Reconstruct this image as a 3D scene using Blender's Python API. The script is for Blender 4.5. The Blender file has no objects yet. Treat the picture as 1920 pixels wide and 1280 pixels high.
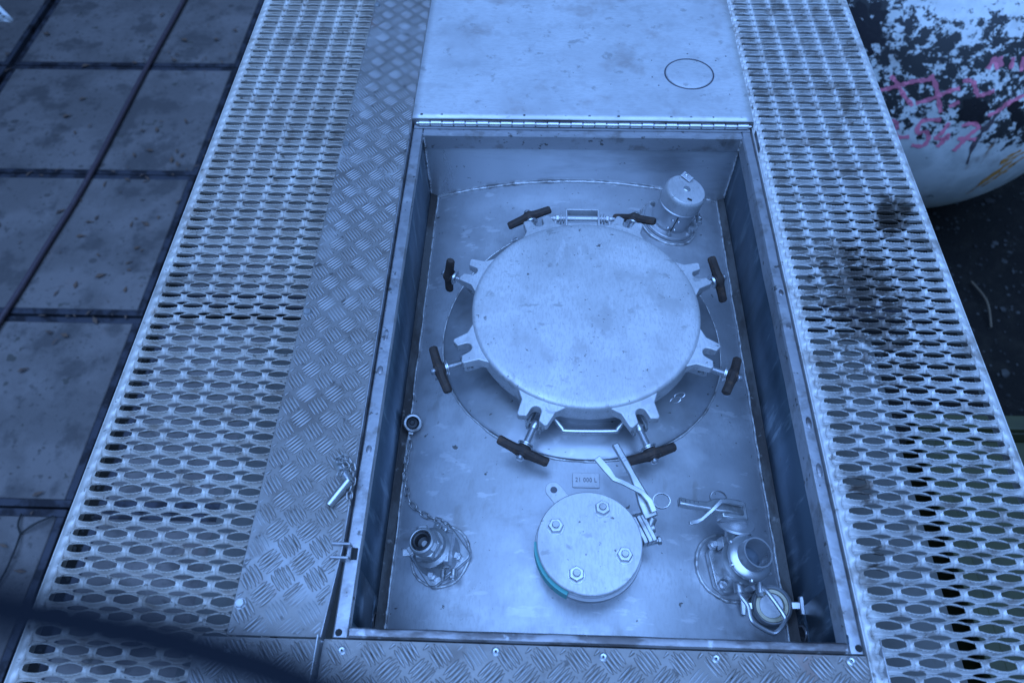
import bpy, bmesh, math, random
from mathutils import Vector, Matrix, noise
R = math.radians
scene = bpy.context.scene
# ---------------------------------------------------------------- camera
cam_d = bpy.data.cameras.new('camera'); cam = bpy.data.objects.new('camera', cam_d)
scene.collection.objects.link(cam); scene.camera = cam
cam_d.sensor_width = 36.0; cam_d.lens = 36.0 * 1394.68 / 1920.0
cam_d.clip_start = 0.01; cam_d.clip_end = 3000
yaw, pitch, roll = 0.05300478, 0.97679453, -0.0238676
fw = Vector((-math.sin(yaw)*math.cos(pitch), math.cos(yaw)*math.cos(pitch), -math.sin(pitch)))
rt = Vector((math.cos(yaw), math.sin(yaw), 0)); up = rt.cross(fw)
r2 = math.cos(roll)*rt + math.sin(roll)*up; u2 = -math.sin(roll)*rt + math.cos(roll)*up
cam.matrix_world = Matrix(((r2.x, u2.x, -fw.x, -0.11115), (r2.y, u2.y, -fw.y, 0.0),
                           (r2.z, u2.z, -fw.z, 1.3), (0, 0, 0, 1)))
cam_d.dof.use_dof = True; cam_d.dof.focus_distance = 1.66; cam_d.dof.aperture_fstop = 3.4
# ---------------------------------------------------------------- world, sun, exposure
SUN_EL, SUN_AZ = R(80), R(190)          # azimuth measured from +Y towards +X
world = bpy.data.worlds.new('World'); scene.world = world; world.use_nodes = True
wt = world.node_tree; wt.nodes.clear()
sky = wt.nodes.new('ShaderNodeTexSky'); sky.sky_type = 'NISHITA'; sky.sun_disc = False
sky.sun_elevation = SUN_EL; sky.sun_rotation = SUN_AZ
sky.air_density = 1.0; sky.dust_density = 0.3; sky.ozone_density = 3.0
bg = wt.nodes.new('ShaderNodeBackground'); bg.inputs['Strength'].default_value = 0.04
wo = wt.nodes.new('ShaderNodeOutputWorld')
tint = wt.nodes.new('ShaderNodeMix'); tint.data_type = 'RGBA'; tint.blend_type = 'MULTIPLY'; tint.inputs[0].default_value = 1
tint.inputs[7].default_value = (.58, .80, 1.0, 1)      # tungsten white balance of the photograph
wt.links.new(sky.outputs[0], tint.inputs[6]); wt.links.new(tint.outputs[2], bg.inputs[0]); wt.links.new(bg.outputs[0], wo.inputs[0])
sd = bpy.data.lights.new('sun', 'SUN'); sun = bpy.data.objects.new('sun', sd)
scene.collection.objects.link(sun); sd.energy = 2.7; sd.angle = R(66); sd.color = (0.218, 0.445, 1.0)
sdir = Vector((math.sin(SUN_AZ)*math.cos(SUN_EL), math.cos(SUN_AZ)*math.cos(SUN_EL), math.sin(SUN_EL)))
sun.rotation_euler = sdir.to_track_quat('Z', 'Y').to_euler()
scene.view_settings.view_transform = 'Standard'; scene.view_settings.look = 'None'
scene.view_settings.exposure = 0.76; scene.view_settings.gamma = 1
scene.render.engine = 'CYCLES'
C = scene.collection
random.seed(7)
# ---------------------------------------------------------------- materials
def mix(nt, a, b, fac):
    m = nt.nodes.new('ShaderNodeMix'); m.data_type = 'RGBA'
    for s, v in ((6, a), (7, b), (0, fac)):
        if hasattr(v, 'links'): nt.links.new(v, m.inputs[s])
        elif isinstance(v, tuple): m.inputs[s].default_value = (*v, 1)
        else: m.inputs[s].default_value = v
    return m.outputs[2]
def ramp(nt, src, lo, hi):
    r = nt.nodes.new('ShaderNodeMapRange'); r.interpolation_type = 'SMOOTHSTEP'
    nt.links.new(src, r.inputs[0]); r.inputs[1].default_value = lo; r.inputs[2].default_value = hi
    return r.outputs[0]
def tex(nt, kind, scale, stretch=(1, 1, 1), detail=5, rough=.6, off=(0, 0, 0), rot=(0, 0, 0)):
    g = nt.nodes.new('ShaderNodeNewGeometry'); mp = nt.nodes.new('ShaderNodeMapping')
    nt.links.new(g.outputs['Position'], mp.inputs[0]); mp.inputs[3].default_value = stretch; mp.inputs[1].default_value = off; mp.inputs[2].default_value = rot
    if kind == 'noise':
        n = nt.nodes.new('ShaderNodeTexNoise'); n.inputs['Detail'].default_value = detail; n.inputs['Roughness'].default_value = rough
        n.inputs['Scale'].default_value = scale; o = n.outputs[0]
    else:
        n = nt.nodes.new('ShaderNodeTexVoronoi'); n.inputs['Scale'].default_value = scale; o = n.outputs['Distance']
    nt.links.new(mp.outputs[0], n.inputs[0]); return o
def mat(name, base, rough=.5, metal=0., layers=(), rvar=None, bump=None):
    """layers: (colour, scale, lo, hi, strength, stretch, kind)"""
    m = bpy.data.materials.new(name); m.use_nodes = True; nt = m.node_tree; b = nt.nodes['Principled BSDF']
    b.inputs['Roughness'].default_value = rough; b.inputs['Metallic'].default_value = metal
    col = base
    for i, L in enumerate(layers):
        c, sc, lo, hi, st = L[:5]; stretch = L[5] if len(L) > 5 else (1, 1, 1); kind = L[6] if len(L) > 6 else 'noise'
        f = ramp(nt, tex(nt, kind, sc, stretch, off=(i*3.1, i*1.7, i*.9)), lo, hi)
        mu = nt.nodes.new('ShaderNodeMath'); mu.operation = 'MULTIPLY'; nt.links.new(f, mu.inputs[0]); mu.inputs[1].default_value = st
        col = mix(nt, col, c, mu.outputs[0])
    if isinstance(col, tuple): b.inputs['Base Color'].default_value = (*col, 1)
    else: nt.links.new(col, b.inputs['Base Color'])
    if rvar:
        sc, d = rvar[:2]; st = rvar[2] if len(rvar) > 2 else (1, 1, 1)
        r = nt.nodes.new('ShaderNodeMapRange'); nt.links.new(tex(nt, 'noise', sc, st), r.inputs[0]); r.inputs[1].default_value = .3; r.inputs[2].default_value = .7
        r.inputs[3].default_value = rough-d; r.inputs[4].default_value = rough+d; nt.links.new(r.outputs[0], b.inputs['Roughness'])
    if bump:
        sc, st, dist = bump; bn = nt.nodes.new('ShaderNodeBump'); bn.inputs['Strength'].default_value = st; bn.inputs['Distance'].default_value = dist
        nt.links.new(tex(nt, 'noise', sc, detail=3), bn.inputs['Height']); nt.links.new(bn.outputs[0], b.inputs['Normal'])
    return m
DK = (.10, .085, .075)
M = {}
M['lid'] = mat('cast_steel', (.62, .62, .63), .50, .5, [((.60, .59, .59), 7, .45, .75, .5), ((.82, .82, .83), 3, .5, .7, .4), ((.06, .055, .05), 95, .66, .68, .75), ((.06, .055, .05), 40, .70, .715, .8), ((.25, .23, .22), 26, .62, .70, .5), ((.80, .80, .82), 30, .6, .7, .5, (1, .25, 1)), ((.46, .45, .45), 11, .52, .62, .5, (1, .6, 1)), ((.80, .80, .82), 5, .52, .60, .45), ((.24, .23, .22), 34, .64, .69, .45, (.5, 1, 1)), ((.50, .50, .51), 260, .45, .62, .5, (1, .3, 1)), ((.12, .11, .10), 150, .70, .73, .7, (1, .45, 1))], (9, .1), (160, .12, .001))
M['steel'] = mat('stainless_steel', (.52, .53, .55), .40, .7, [((.38, .37, .37), 6, .45, .72, .6), ((.66, .67, .68), 4, .5, .75, .4), ((.2, .18, .16), 60, .68, .72, .6)], (14, .1), (220, .08, .001))
M['floor'] = mat('tank_top_steel', (.47, .48, .50), .42, .65, [((.40, .40, .41), 4, .40, .66, .55), ((.80, .81, .83), 3.1, .5, .72, .5), ((.30, .28, .26), 20, .6, .72, .5, (1, .4, 1)), ((.07, .06, .05), 60, .68, .70, .85), ((.42, .42, .43), 200, .45, .65, .5, (1, .35, 1)), ((.22, .20, .19), 7, .58, .70, .65, (.5, 1, 1)), ((.62, .63, .65), 6, .50, .64, .4), ((.66, .66, .68), 32, .60, .66, .6, (.3, 1, 1)), ((.07, .06, .05), 30, .70, .715, .8)], (11, .12), (120, .1, .001))
M['wall'] = mat('shaded_wall_steel', (.115, .155, .195), .42, .6, [((.05, .075, .09), 6, .42, .65, .7, (1, 1, .35)), ((.30, .37, .42), 26, .54, .68, .6, (1, 1, .2)), ((.12, .11, .1), 50, .68, .72, .6)], (8, .12, (1, 1, .4)), (40, .12, .002))  # shade of the box walls put into a darker, bluer base, under real streaks
M['backwall'] = mat('lit_wall_steel', (.68, .69, .71), .36, .7, [((.36, .36, .37), 5, .45, .65, .7, (.4, 1, 1.6)), ((.68, .69, .7), 9, .55, .75, .4, (1, 1, .2)), ((.12, .11, .1), 60, .68, .72, .7)], (8, .12, (1, 1, .4)), (40, .12, .002))  # same box steel in a lighter copy, brightness of the lit back wall painted in
M['rim'] = mat('worn_rim_steel', (.42, .42, .44), .40, .6, [((.24, .22, .21), 22, .50, .66, .75), ((.60, .6, .61), 12, .55, .7, .6), ((.08, .07, .06), 45, .62, .67, .8)], (30, .12), (60, .3, .002))
M['rimdark'] = mat('dirty_rim_steel', (.28, .27, .28), .36, .55, [((.09, .075, .07), 9, .42, .58, .85, (1, 3, 1)), ((.62, .62, .64), 25, .62, .7, .6)], (30, .1), (60, .3, .002))
M['plate'] = mat('hatch_cover_steel', (.72, .73, .75), .50, .45, [((.50, .49, .50), 4.3, .42, .70, .6), ((.80, .81, .82), 2.3, .45, .7, .4), ((.40, .34, .32), 7, .55, .70, .6), ((.52, .51, .52), 22, .5, .68, .5), ((.60, .60, .61), 200, .45, .62, .5, (.3, 1, 1)), ((.30, .28, .27), 26, .6, .70, .5), ((.06, .055, .05), 70, .715, .74, .9)], (6, .1), (90, .15, .001))
M['weld'] = mat('weld_bead', (.58, .58, .58), .42, .6, [((.16, .14, .13), 30, .5, .65, .7)], None, (260, .5, .002))
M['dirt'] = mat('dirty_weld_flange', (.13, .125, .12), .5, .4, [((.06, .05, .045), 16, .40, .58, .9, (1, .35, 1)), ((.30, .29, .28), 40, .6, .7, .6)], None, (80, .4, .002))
M['grate'] = mat('galvanised_steel', (.70, .68, .66), .55, .35, [((.80, .79, .77), 5, .45, .65, .7), ((.36, .31, .27), 24, .50, .66, .65), ((.07, .06, .055), 4.6, .62, .76, .4), ((.16, .12, .09), 60, .60, .70, .7), ((.26, .21, .17), 13, .55, .7, .6)], (30, .1), (200, .25, .001))
M['collar'] = mat('collar_steel', (.40, .41, .43), .40, .65, [((.28, .28, .28), 8, .42, .66, .7), ((.6, .6, .62), 18, .58, .7, .5), ((.07, .06, .05), 60, .68, .70, .8)], (14, .1), (120, .1, .001))
M['grateold'] = mat('dirty_galvanised_steel', (.66, .60, .54), .55, .3, [((.80, .76, .70), 6, .45, .65, .6), ((.38, .30, .24), 22, .54, .68, .65), ((.10, .08, .065), 70, .60, .70, .75), ((.80, .78, .75), 45, .66, .72, .7), ((.20, .16, .13), 4, .58, .72, .5)], (30, .1), (200, .3, .001))
M['checker'] = mat('checker_plate_base', (.28, .26, .245), .50, .45, [((.55, .55, .56), 4.5, .52, .68, .65), ((.16, .135, .12), 16, .50, .68, .65), ((.28, .15, .11), 7, .62, .74, .5), ((.06, .05, .045), 38, .60, .68, .7), ((.15, .12, .1), 90, .62, .7, .6)], (18, .12), (200, .2, .001))
M['bar'] = mat('checker_plate_worn_bars', (.46, .45, .45), .50, .5, [((.38, .34, .32), 16, .5, .66, .7), ((.62, .62, .64), 5, .5, .7, .5)], (40, .1))
M['bright'] = mat('polished_steel', (.62, .63, .65), .30, .8, [((.45, .44, .43), 12, .5, .7, .5)], (20, .06), (60, .1, .0006))
M['casting'] = mat('cast_stainless', (.46, .47, .48), .36, .75, [((.22, .21, .2), 28, .52, .68, .7), ((.68, .68, .69), 14, .5, .7, .4)], (40, .1), (400, .25, .0006))
M['rust'] = mat('rusty_iron', (.050, .036, .030), .72, .1, [((.12, .068, .042), 60, .50, .68, .7), ((.20, .19, .18), 90, .66, .72, .6), ((.03, .022, .02), 20, .5, .65, .7)], None, (300, .5, .001))
M['chain'] = mat('dull_chain_steel', (.42, .42, .42), .42, .7, [((.16, .13, .11), 60, .45, .65, .7)])
M['rubber'] = mat('black_rubber', (.018, .018, .02), .5, 0)
M['dark'] = mat('dark_recess', (.02, .02, .02), .8, 0)
M['teal'] = mat('teal_gasket', (.13, .50, .47), .6, 0, [((.3, .6, .58), 40, .5, .7, .5), ((.06, .12, .1), 60, .6, .7, .6)])
M['cream'] = mat('cream_gasket', (.62, .56, .40), .5, 0, [((.3, .25, .18), 60, .55, .7, .5)])
M['ink'] = mat('stamped_mark', (.10, .10, .12), .5, .3)
M['shell'] = mat('tank_cladding', (.22, .215, .21), .5, .15, [((.14, .135, .13), 3, .4, .7, .6), ((.2, .18, .16), 20, .55, .7, .5)])
M['concrete'] = mat('stained_concrete', (.120, .103, .096), .75, 0, [((.175, .15, .14), 2.2, .42, .62, .8), ((.06, .05, .045), 3.3, .13, .09, .8, (1, 1.3, .1), 'vor'), ((.055, .045, .04), 9, .13, .08, .8, (1, 1.5, .1), 'vor'), ((.060, .052, .05), 3.6, .50, .64, .75), ((.06, .052, .048), 22, .58, .68, .7), ((.18, .155, .145), 120, .60, .70, .5), ((.05, .045, .035), 7, .665, .69, .75), ((.04, .035, .03), 26, .69, .71, .8), ((.045, .038, .034), 45, .68, .72, .8), ((.20, .13, .11), 2, .60, .75, .35)], (6, .15), (60, .3, .01))
M['edging'] = mat('dark_steel_edging', (.062, .062, .075), .5, .3, [((.02, .018, .02), 8, .45, .6, .8), ((.15, .13, .11), 50, .66, .7, .7)])
M['soil'] = mat('black_soil', (.010, .009, .008), .85, 0, [((.022, .019, .015), 6, .45, .7, .7), ((.12, .11, .10), 70, .70, .72, .6)], None, (40, .8, .03))
M['stone'] = mat('pebble', (.022, .021, .02), .7, 0, [((.06, .058, .055), 5, .45, .6, .8)])
M['straw'] = mat('dry_twig', (.12, .09, .06), .8, 0)
M['leaf'] = mat('dead_leaf', (.12, .07, .045), .7, 0, [((.05, .035, .03), 20, .5, .6, .8)])
M['olive'] = mat('olive_paint', (.034, .037, .010), .6, 0, [((.018, .02, .006), 5, .45, .65, .7), ((.2, .02, .02), 9, .74, .76, .9)])
M['white'] = mat('white_paint', (.7, .7, .7), .5, 0)
M['navy'] = mat('navy_webbing', (.012, .015, .022), .8, 0)
M['hose'] = mat('purple_brown_hose', (.060, .040, .05), .55, 0, [((.10, .08, .09), 30, .5, .7, .5)])
M['shade_stack'] = mat('shade_container_paint', (.03, .03, .035), .5, 0)
def peel(name, paint):
    m = bpy.data.materials.new(name); m.use_nodes = True; nt = m.node_tree; b = nt.nodes['Principled BSDF']
    b.inputs['Roughness'].default_value = .5
    col = mix(nt, (.62, .64, .62), (.82, .84, .82), ramp(nt, tex(nt, 'noise', 4), .4, .6))
    if paint: col = paint
    # band of bare black metal low on the dome and up its left side
    g = nt.nodes.new('ShaderNodeNewGeometry'); sp = nt.nodes.new('ShaderNodeSeparateXYZ'); nt.links.new(g.outputs['Position'], sp.inputs[0])
    def math_(op, a, v):
        n = nt.nodes.new('ShaderNodeMath'); n.operation = op
        for s, q in ((0, a), (1, v)):
            if hasattr(q, 'links'): nt.links.new(q, n.inputs[s])
            else: n.inputs[s].default_value = q
        return n.outputs[0]
    n1 = tex(nt, 'noise', 16, (1, 1, 1.15), detail=12, rough=.74); n2 = tex(nt, 'noise', 3.0, detail=3)
    z = sp.outputs[2]; x = sp.outputs[0]; y = sp.outputs[1]
    band = math_('MULTIPLY', ramp(nt, z, -1.95, -1.60), math_('SUBTRACT', 1.0, ramp(nt, z, -1.22, -.98)))
    left = math_('MULTIPLY', math_('SUBTRACT', 1.0, ramp(nt, x, 1.78, 2.0)), ramp(nt, z, -1.5, -1.2))
    band = math_('MAXIMUM', band, math_('MULTIPLY', left, 1.25))
    th = math_('ADD', math_('MULTIPLY', n1, 1.0), math_('MULTIPLY', n2, .35))
    th = math_('ADD', th, math_('MULTIPLY', band, .20))
    blk = ramp(nt, th, .835, .85)
    top = ramp(nt, math_('ADD', z, math_('MULTIPLY', n2, .5)), -.60, -.50)
    col = mix(nt, col, (.22, .21, .22), math_('MULTIPLY', top, .85))
    col = mix(nt, col, (.30, .27, .24), math_('MULTIPLY', ramp(nt, tex(nt, 'noise', 3, off=(5, 2, 1)), .6, .75), .5))
    # rust runs
    rn = tex(nt, 'noise', 2.2, (2.4, 2.4, .6), off=(1.3, 0, 0)); rr = math_('MULTIPLY', ramp(nt, rn, .58, .64), ramp(nt, x, 2.45, 2.6))
    rr = math_('MULTIPLY', rr, math_('SUBTRACT', 1.0, ramp(nt, z, -1.75, -1.6)))
    col = mix(nt, col, (.26, .11, .035), math_('MULTIPLY', rr, .9))
    col = mix(nt, col, (.012, .012, .014), math_('MULTIPLY', blk, .97 if not paint else .4))
    nt.links.new(col, b.inputs['Base Color'])
    bn = nt.nodes.new('ShaderNodeBump'); bn.invert = True; bn.inputs['Strength'].default_value = .5; bn.inputs['Distance'].default_value = .01
    nt.links.new(blk, bn.inputs['Height']); nt.links.new(bn.outputs[0], b.inputs['Normal'])
    return m
M['peel'] = peel('peeling_white_paint', None)
M['pink'] = peel('pink_spray_paint', (1.0, .28, .40))
M['ruststain'] = mat('rust_stain', (.66, .30, .07), .7, 0, [((.66, .60, .52), 20, .47, .60, .9), ((.25, .11, .04), 22, .55, .7, .8)])
M['darkstain'] = mat('dark_stain', (.10, .08, .09), .6, 0, [((.3, .29, .3), 18, .5, .65, .7)])
M['blackpatch'] = peel('bare_black_patch', (.014, .012, .016))
# ---------------------------------------------------------------- mesh helpers
def T(x, y, z, rx=0, ry=0, rz=0):
    return Matrix.Translation((x, y, z)) @ Matrix.Rotation(rz, 4, 'Z') @ Matrix.Rotation(ry, 4, 'Y') @ Matrix.Rotation(rx, 4, 'X')
class MB:
    def __init__(s, M_=None): s.v = []; s.f = []; s.mi = []; s.M = M_ or Matrix.Identity(4); s.cur = 0
    def add(s, vs, fs, m=None):
        n = len(s.v); X = s.M @ m if m is not None else s.M
        s.v += [tuple(X @ Vector(v)) for v in vs]; s.f += [tuple(n+i for i in f) for f in fs]; s.mi += [s.cur]*len(fs)
    def box(s, c, d, m=None):
        x, y, z = c; a, b, h = d[0]/2, d[1]/2, d[2]/2
        vs = [(x+i*a, y+j*b, z+k*h) for k in (-1, 1) for j in (-1, 1) for i in (-1, 1)]
        s.add(vs, [(0, 2, 3, 1), (4, 5, 7, 6), (0, 1, 5, 4), (2, 6, 7, 3), (0, 4, 6, 2), (1, 3, 7, 5)], m)
    def lathe(s, prof, m=None, n=48):
        vs = []; fs = []; idx = []
        for r, z in prof:
            if r < 1e-6: idx.append([len(vs)]); vs.append((0, 0, z))
            else:
                idx.append(list(range(len(vs), len(vs)+n))); vs += [(r*math.cos(2*math.pi*i/n), r*math.sin(2*math.pi*i/n), z) for i in range(n)]
        for a, b in zip(idx, idx[1:]):
            for i in range(n):
                j = (i+1) % n
                if len(a) == 1 and len(b) == 1: continue
                if len(a) == 1: fs.append((a[0], b[i], b[j]))
                elif len(b) == 1: fs.append((a[i], b[0], a[j]))
                else: fs.append((a[i], b[i], b[j], a[j]))
        s.add(vs, fs, m)
    def disc(s, r, z0, z1, m=None, n=48): s.lathe([(0, z1), (r, z1), (r, z0), (0, z0)], m, n)
    def ring(s, r0, r1, z0, z1, m=None, n=48): s.lathe([(r0, z0), (r0, z1), (r1, z1), (r1, z0), (r0, z0)], m, n)
    def hexa(s, r, z0, z1, m=None):
        s.lathe([(0, z1), (r*.86, z1), (r, z1-(z1-z0)*.22), (r, z0), (0, z0)], m, 6)
    def tube(s, pts, r, n=10, closed=False, flat=1.0, caps=True):
        P = [Vector(p) for p in pts]; k = len(P); vs = []; fs = []; up_ = Vector((0, 0, 1)); rr = r if isinstance(r, (list, tuple)) else [r]*k
        for i, p in enumerate(P):
            a = P[(i-1) % k] if (closed or i > 0) else p; b = P[(i+1) % k] if (closed or i < k-1) else p
            t = (b-a).normalized(); u = t.cross(up_)
            if u.length < .05: u = t.cross(Vector((1, 0, 0)))
            u.normalize(); w = u.cross(t)
            vs += [tuple(p + u*rr[i]*math.cos(2*math.pi*j/n) + w*rr[i]*flat*math.sin(2*math.pi*j/n)) for j in range(n)]
        for i in range(k if closed else k-1):
            for j in range(n):
                a = i*n+j; b = i*n+(j+1) % n; c = ((i+1) % k)*n
                fs.append((a, b, c+(j+1) % n, c+j))
        if not closed and caps: fs.append(tuple(range(n-1, -1, -1))); fs.append(tuple((k-1)*n+j for j in range(n)))
        s.add(vs, fs)
    def prism(s, o, z0, z1, m=None):
        n = len(o); s.add([(x, y, z0) for x, y in o]+[(x, y, z1) for x, y in o],
            [tuple(range(n-1, -1, -1)), tuple(range(n, 2*n))]+[(i, (i+1) % n, n+(i+1) % n, n+i) for i in range(n)], m)
    def build(s, name, mats, parent=None, bevel=0, smooth=35, solid=0, seg=2):
        me = bpy.data.meshes.new(name); me.from_pydata(s.v, [], s.f)
        for m in (mats if isinstance(mats, (list, tuple)) else [mats]): me.materials.append(M[m] if isinstance(m, str) else m)
        for p, i in zip(me.polygons, s.mi): p.material_index = i; p.use_smooth = True
        bm = bmesh.new(); bm.from_mesh(me); bmesh.ops.recalc_face_normals(bm, faces=bm.faces); bm.to_mesh(me); bm.free()
        me.set_sharp_from_angle(angle=R(smooth))
        o = bpy.data.objects.new(name, me); C.objects.link(o)
        if parent: o.parent = parent
        if solid: q = o.modifiers.new('s', 'SOLIDIFY'); q.thickness = solid; q.offset = -1
        if bevel: q = o.modifiers.new('b', 'BEVEL'); q.width = bevel; q.segments = seg; q.limit_method = 'ANGLE'; q.angle_limit = R(40); q.harden_normals = False
        return o
def tag(o, label=None, cat=None, group=None, kind=None):
    for k, v in (('label', label), ('category', cat), ('group', group), ('kind', kind)):
        if v: o[k] = v
    return o
def thing(name, label, cat, m=(0, 0, 0), group=None):
    o = bpy.data.objects.new(name, None); C.objects.link(o); o.empty_display_size = .1
    if isinstance(m, Matrix): o.matrix_world = m
    else: o.location = m
    return tag(o, label, cat, group)
def nrm(p, q): return (Vector(q)-Vector(p)).normalized()
def axis(p, q):     # matrix whose z axis runs from p to q
    return Matrix.Translation(p) @ nrm(p, q).to_track_quat('Z', 'Y').to_matrix().to_4x4()
def bez(P, n=6):    # smooth polyline through points
    P = [Vector(p) for p in P]; out = []
    for i in range(len(P)-1):
        a, b, c, d = P[max(i-1, 0)], P[i], P[i+1], P[min(i+2, len(P)-1)]
        for k in range(n):
            t = k/n; out.append(.5*((2*b)+(c-a)*t+(2*a-5*b+4*c-d)*t*t+(3*b-a-3*c+d)*t**3))
    return out+[P[-1]]
def screw(mb, r, L, m, n=12, pitch=.0025, amp=.0011):
    k = int(L/pitch); pr = [(0, 0)]
    for i in range(k): pr += [(r-amp, i*pitch), (r, (i+.5)*pitch)]
    pr += [(r-amp, L), (r*.6, L+.002), (0, L+.002)]; mb.lathe(pr, m, n)
# ---------------------------------------------------------------- tank top surface
TR, TX, TZ = 1.15, -.005, -.16
def tz(x): return TZ-(TR-math.sqrt(TR*TR-(x-TX)**2))
def tframe(x, y, rz=0):
    a = math.asin((x-TX)/TR); return Matrix.Translation((x, y, tz(x))) @ Matrix.Rotation(a, 4, 'Y') @ Matrix.Rotation(rz, 4, 'Z')

for k_ in ('soil', 'stone', 'edging', 'navy'): M[k_].node_tree.nodes['Principled BSDF'].inputs['Specular IOR Level'].default_value = .12
M['tdirt'] = mat('packed_dirt', (.15, .128, .110), .8, 0, [((.20, .17, .15), 30, .45, .65, .6)])
def patch(mname, cx, cy, sx, sy, colr, sc):     # a grime stain with its own place on the sheet
    nt = M[mname].node_tree; b = nt.nodes['Principled BSDF']; src = b.inputs['Base Color'].links[0].from_socket
    g = nt.nodes.new('ShaderNodeNewGeometry'); mp = nt.nodes.new('ShaderNodeMapping'); nt.links.new(g.outputs['Position'], mp.inputs[0])
    mp.inputs[1].default_value = (-cx/sx, -cy/sy, 0); mp.inputs[3].default_value = (1/sx, 1/sy, 0)
    ln = nt.nodes.new('ShaderNodeVectorMath'); ln.operation = 'LENGTH'; nt.links.new(mp.outputs[0], ln.inputs[0])
    ad = nt.nodes.new('ShaderNodeMath'); ad.operation = 'MULTIPLY_ADD'; nt.links.new(tex(nt, 'noise', sc, off=(cx, cy, 0)), ad.inputs[0]); ad.inputs[1].default_value = 2.4; nt.links.new(ln.outputs['Value'], ad.inputs[2])
    nt.links.new(mix(nt, src, colr, ramp(nt, ad.outputs[0], 1.85, 1.50)), b.inputs['Base Color'])
patch('grate', .60, 1.00, .15, .28, (.22, .19, .17), 45)
patch('grate', .50, .56, .05, .06, (.20, .165, .14), 14)
patch('grate', .50, .44, .05, .05, (.14, .12, .10), 14)
patch('grate', .72, 1.25, .07, .12, (.12, .10, .085), 14)
# ================================================================= SETTING
g = MB(); g.add([(-400, -400, -2.96), (400, -400, -2.96), (400, 400, -2.96), (-400, 400, -2.96)], [(0, 1, 2, 3)])
tag(g.build('ground', 'soil'), kind='structure')
pv = MB(); ed = MB()
XJ = [-9.1, -7.06, -5.0, -2.945]; YJ = [.16+1.41*i for i in range(-2, 8)]
cols_ = [(-9.1+.03, -7.06-.03), (-7.06+.03, -5.0-.03), (-5.0+.03, -2.87), (-2.70, -.65)]
for x0, x1 in cols_:
    for y0, y1 in zip(YJ, YJ[1:]):
        a, b, c, d = x0+.0, x1-.0, y0+.009, y1-.009; e = .048; dz = random.uniform(-.006, .006)
        pv.box(((a+b)/2, (c+d)/2, -2.97+dz), (b-a-2*e, d-c-2*e, .14))
        for bx in (((a+b)/2, c+e/2-.001, b-a, e-.002), ((a+b)/2, d-e/2+.001, b-a, e-.002)):
            ed.box((bx[0], bx[1], -2.972+dz), (bx[2], bx[3], .14))
        for bx in ((a+e/2-.001, (c+d)/2, e-.002, d-c-2*e), (b-e/2+.001, (c+d)/2, e-.002, d-c-2*e)):
            ed.box((bx[0], bx[1], -2.972+dz), (bx[2], bx[3], .14))
tag(pv.build('pavement', 'concrete', bevel=.006), kind='structure')
tag(ed.build('pavement_edging', 'edging', bevel=.004), kind='structure')
# gravel over the dark soil on the right
gv = MB(); rr = random.Random(3)
def blob(mb, p, r, rnd):
    ico = [(0, 0, 1), (.894, 0, .447), (.276, .851, .447), (-.724, .526, .447), (-.724, -.526, .447), (.276, -.851, .447), (.724, .526, -.447), (-.276, .851, -.447), (-.894, 0, -.447), (-.276, -.851, -.447), (.724, -.526, -.447), (0, 0, -1)]
    fs = [(0,1,2),(0,2,3),(0,3,4),(0,4,5),(0,5,1),(1,6,2),(2,7,3),(3,8,4),(4,9,5),(5,10,1),(6,7,2),(7,8,3),(8,9,4),(9,10,5),(10,6,1),(11,7,6),(11,8,7),(11,9,8),(11,10,9),(11,6,10)]
    s = (rnd.uniform(.7, 1.3), rnd.uniform(.7, 1.3), rnd.uniform(.4, .7))
    mb.add([(p[0]+x*r*s[0]*rnd.uniform(.8, 1.2), p[1]+y*r*s[1]*rnd.uniform(.8, 1.2), p[2]+z*r*s[2]) for x, y, z in ico], fs)
for i in range(4200):
    r = rr.choice([.006, .008, .01, .012, .016]); 
    if rr.random() < .03: r = rr.uniform(.02, .04)
    blob(gv, (rr.uniform(1.2, 5.2), rr.uniform(.3, 6), -2.957), r, rr)
for i in range(500):
    blob(gv, (rr.uniform(-2.9, -2.66), rr.uniform(.3, 8), -2.952), rr.uniform(.006, .014), rr)
tag(gv.build('gravel', 'stone'), 'scattered pebbles lying on black soil beside the right walkway', 'gravel', kind='stuff')
# litter
lt = MB()
for i in range(380):
    if rr.random() < .6:
        yj = rr.choice(YJ); x, y = rr.uniform(-6, -2.95), yj+rr.gauss(0, .07)
    elif rr.random() < .5: x, y = rr.gauss(-3.3, .35), rr.choice([rr.gauss(6.0, .2), rr.gauss(4.6, .3), rr.gauss(3.4, .5)])
    else: x, y = rr.uniform(-6, -3), rr.uniform(.5, 8)
    L = rr.uniform(.008, .045); w = L*rr.uniform(.15, .5); a = rr.uniform(0, 3.14)
    ca, sa = math.cos(a), math.sin(a); z = -2.888
    pts = [(-L, 0), (-.3*L, w), (L, 0), (-.3*L, -w)]
    lt.add([(x+p*ca-q*sa, y+p*sa+q*ca, z+(.008 if k % 2 else .0)) for k, (p, q) in enumerate(pts)], [(0, 1, 2, 3)])
tag(lt.build('leaf_litter', 'leaf'), 'brown leaf crumbs and bark scattered along the slab joints', 'litter', kind='stuff')
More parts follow.
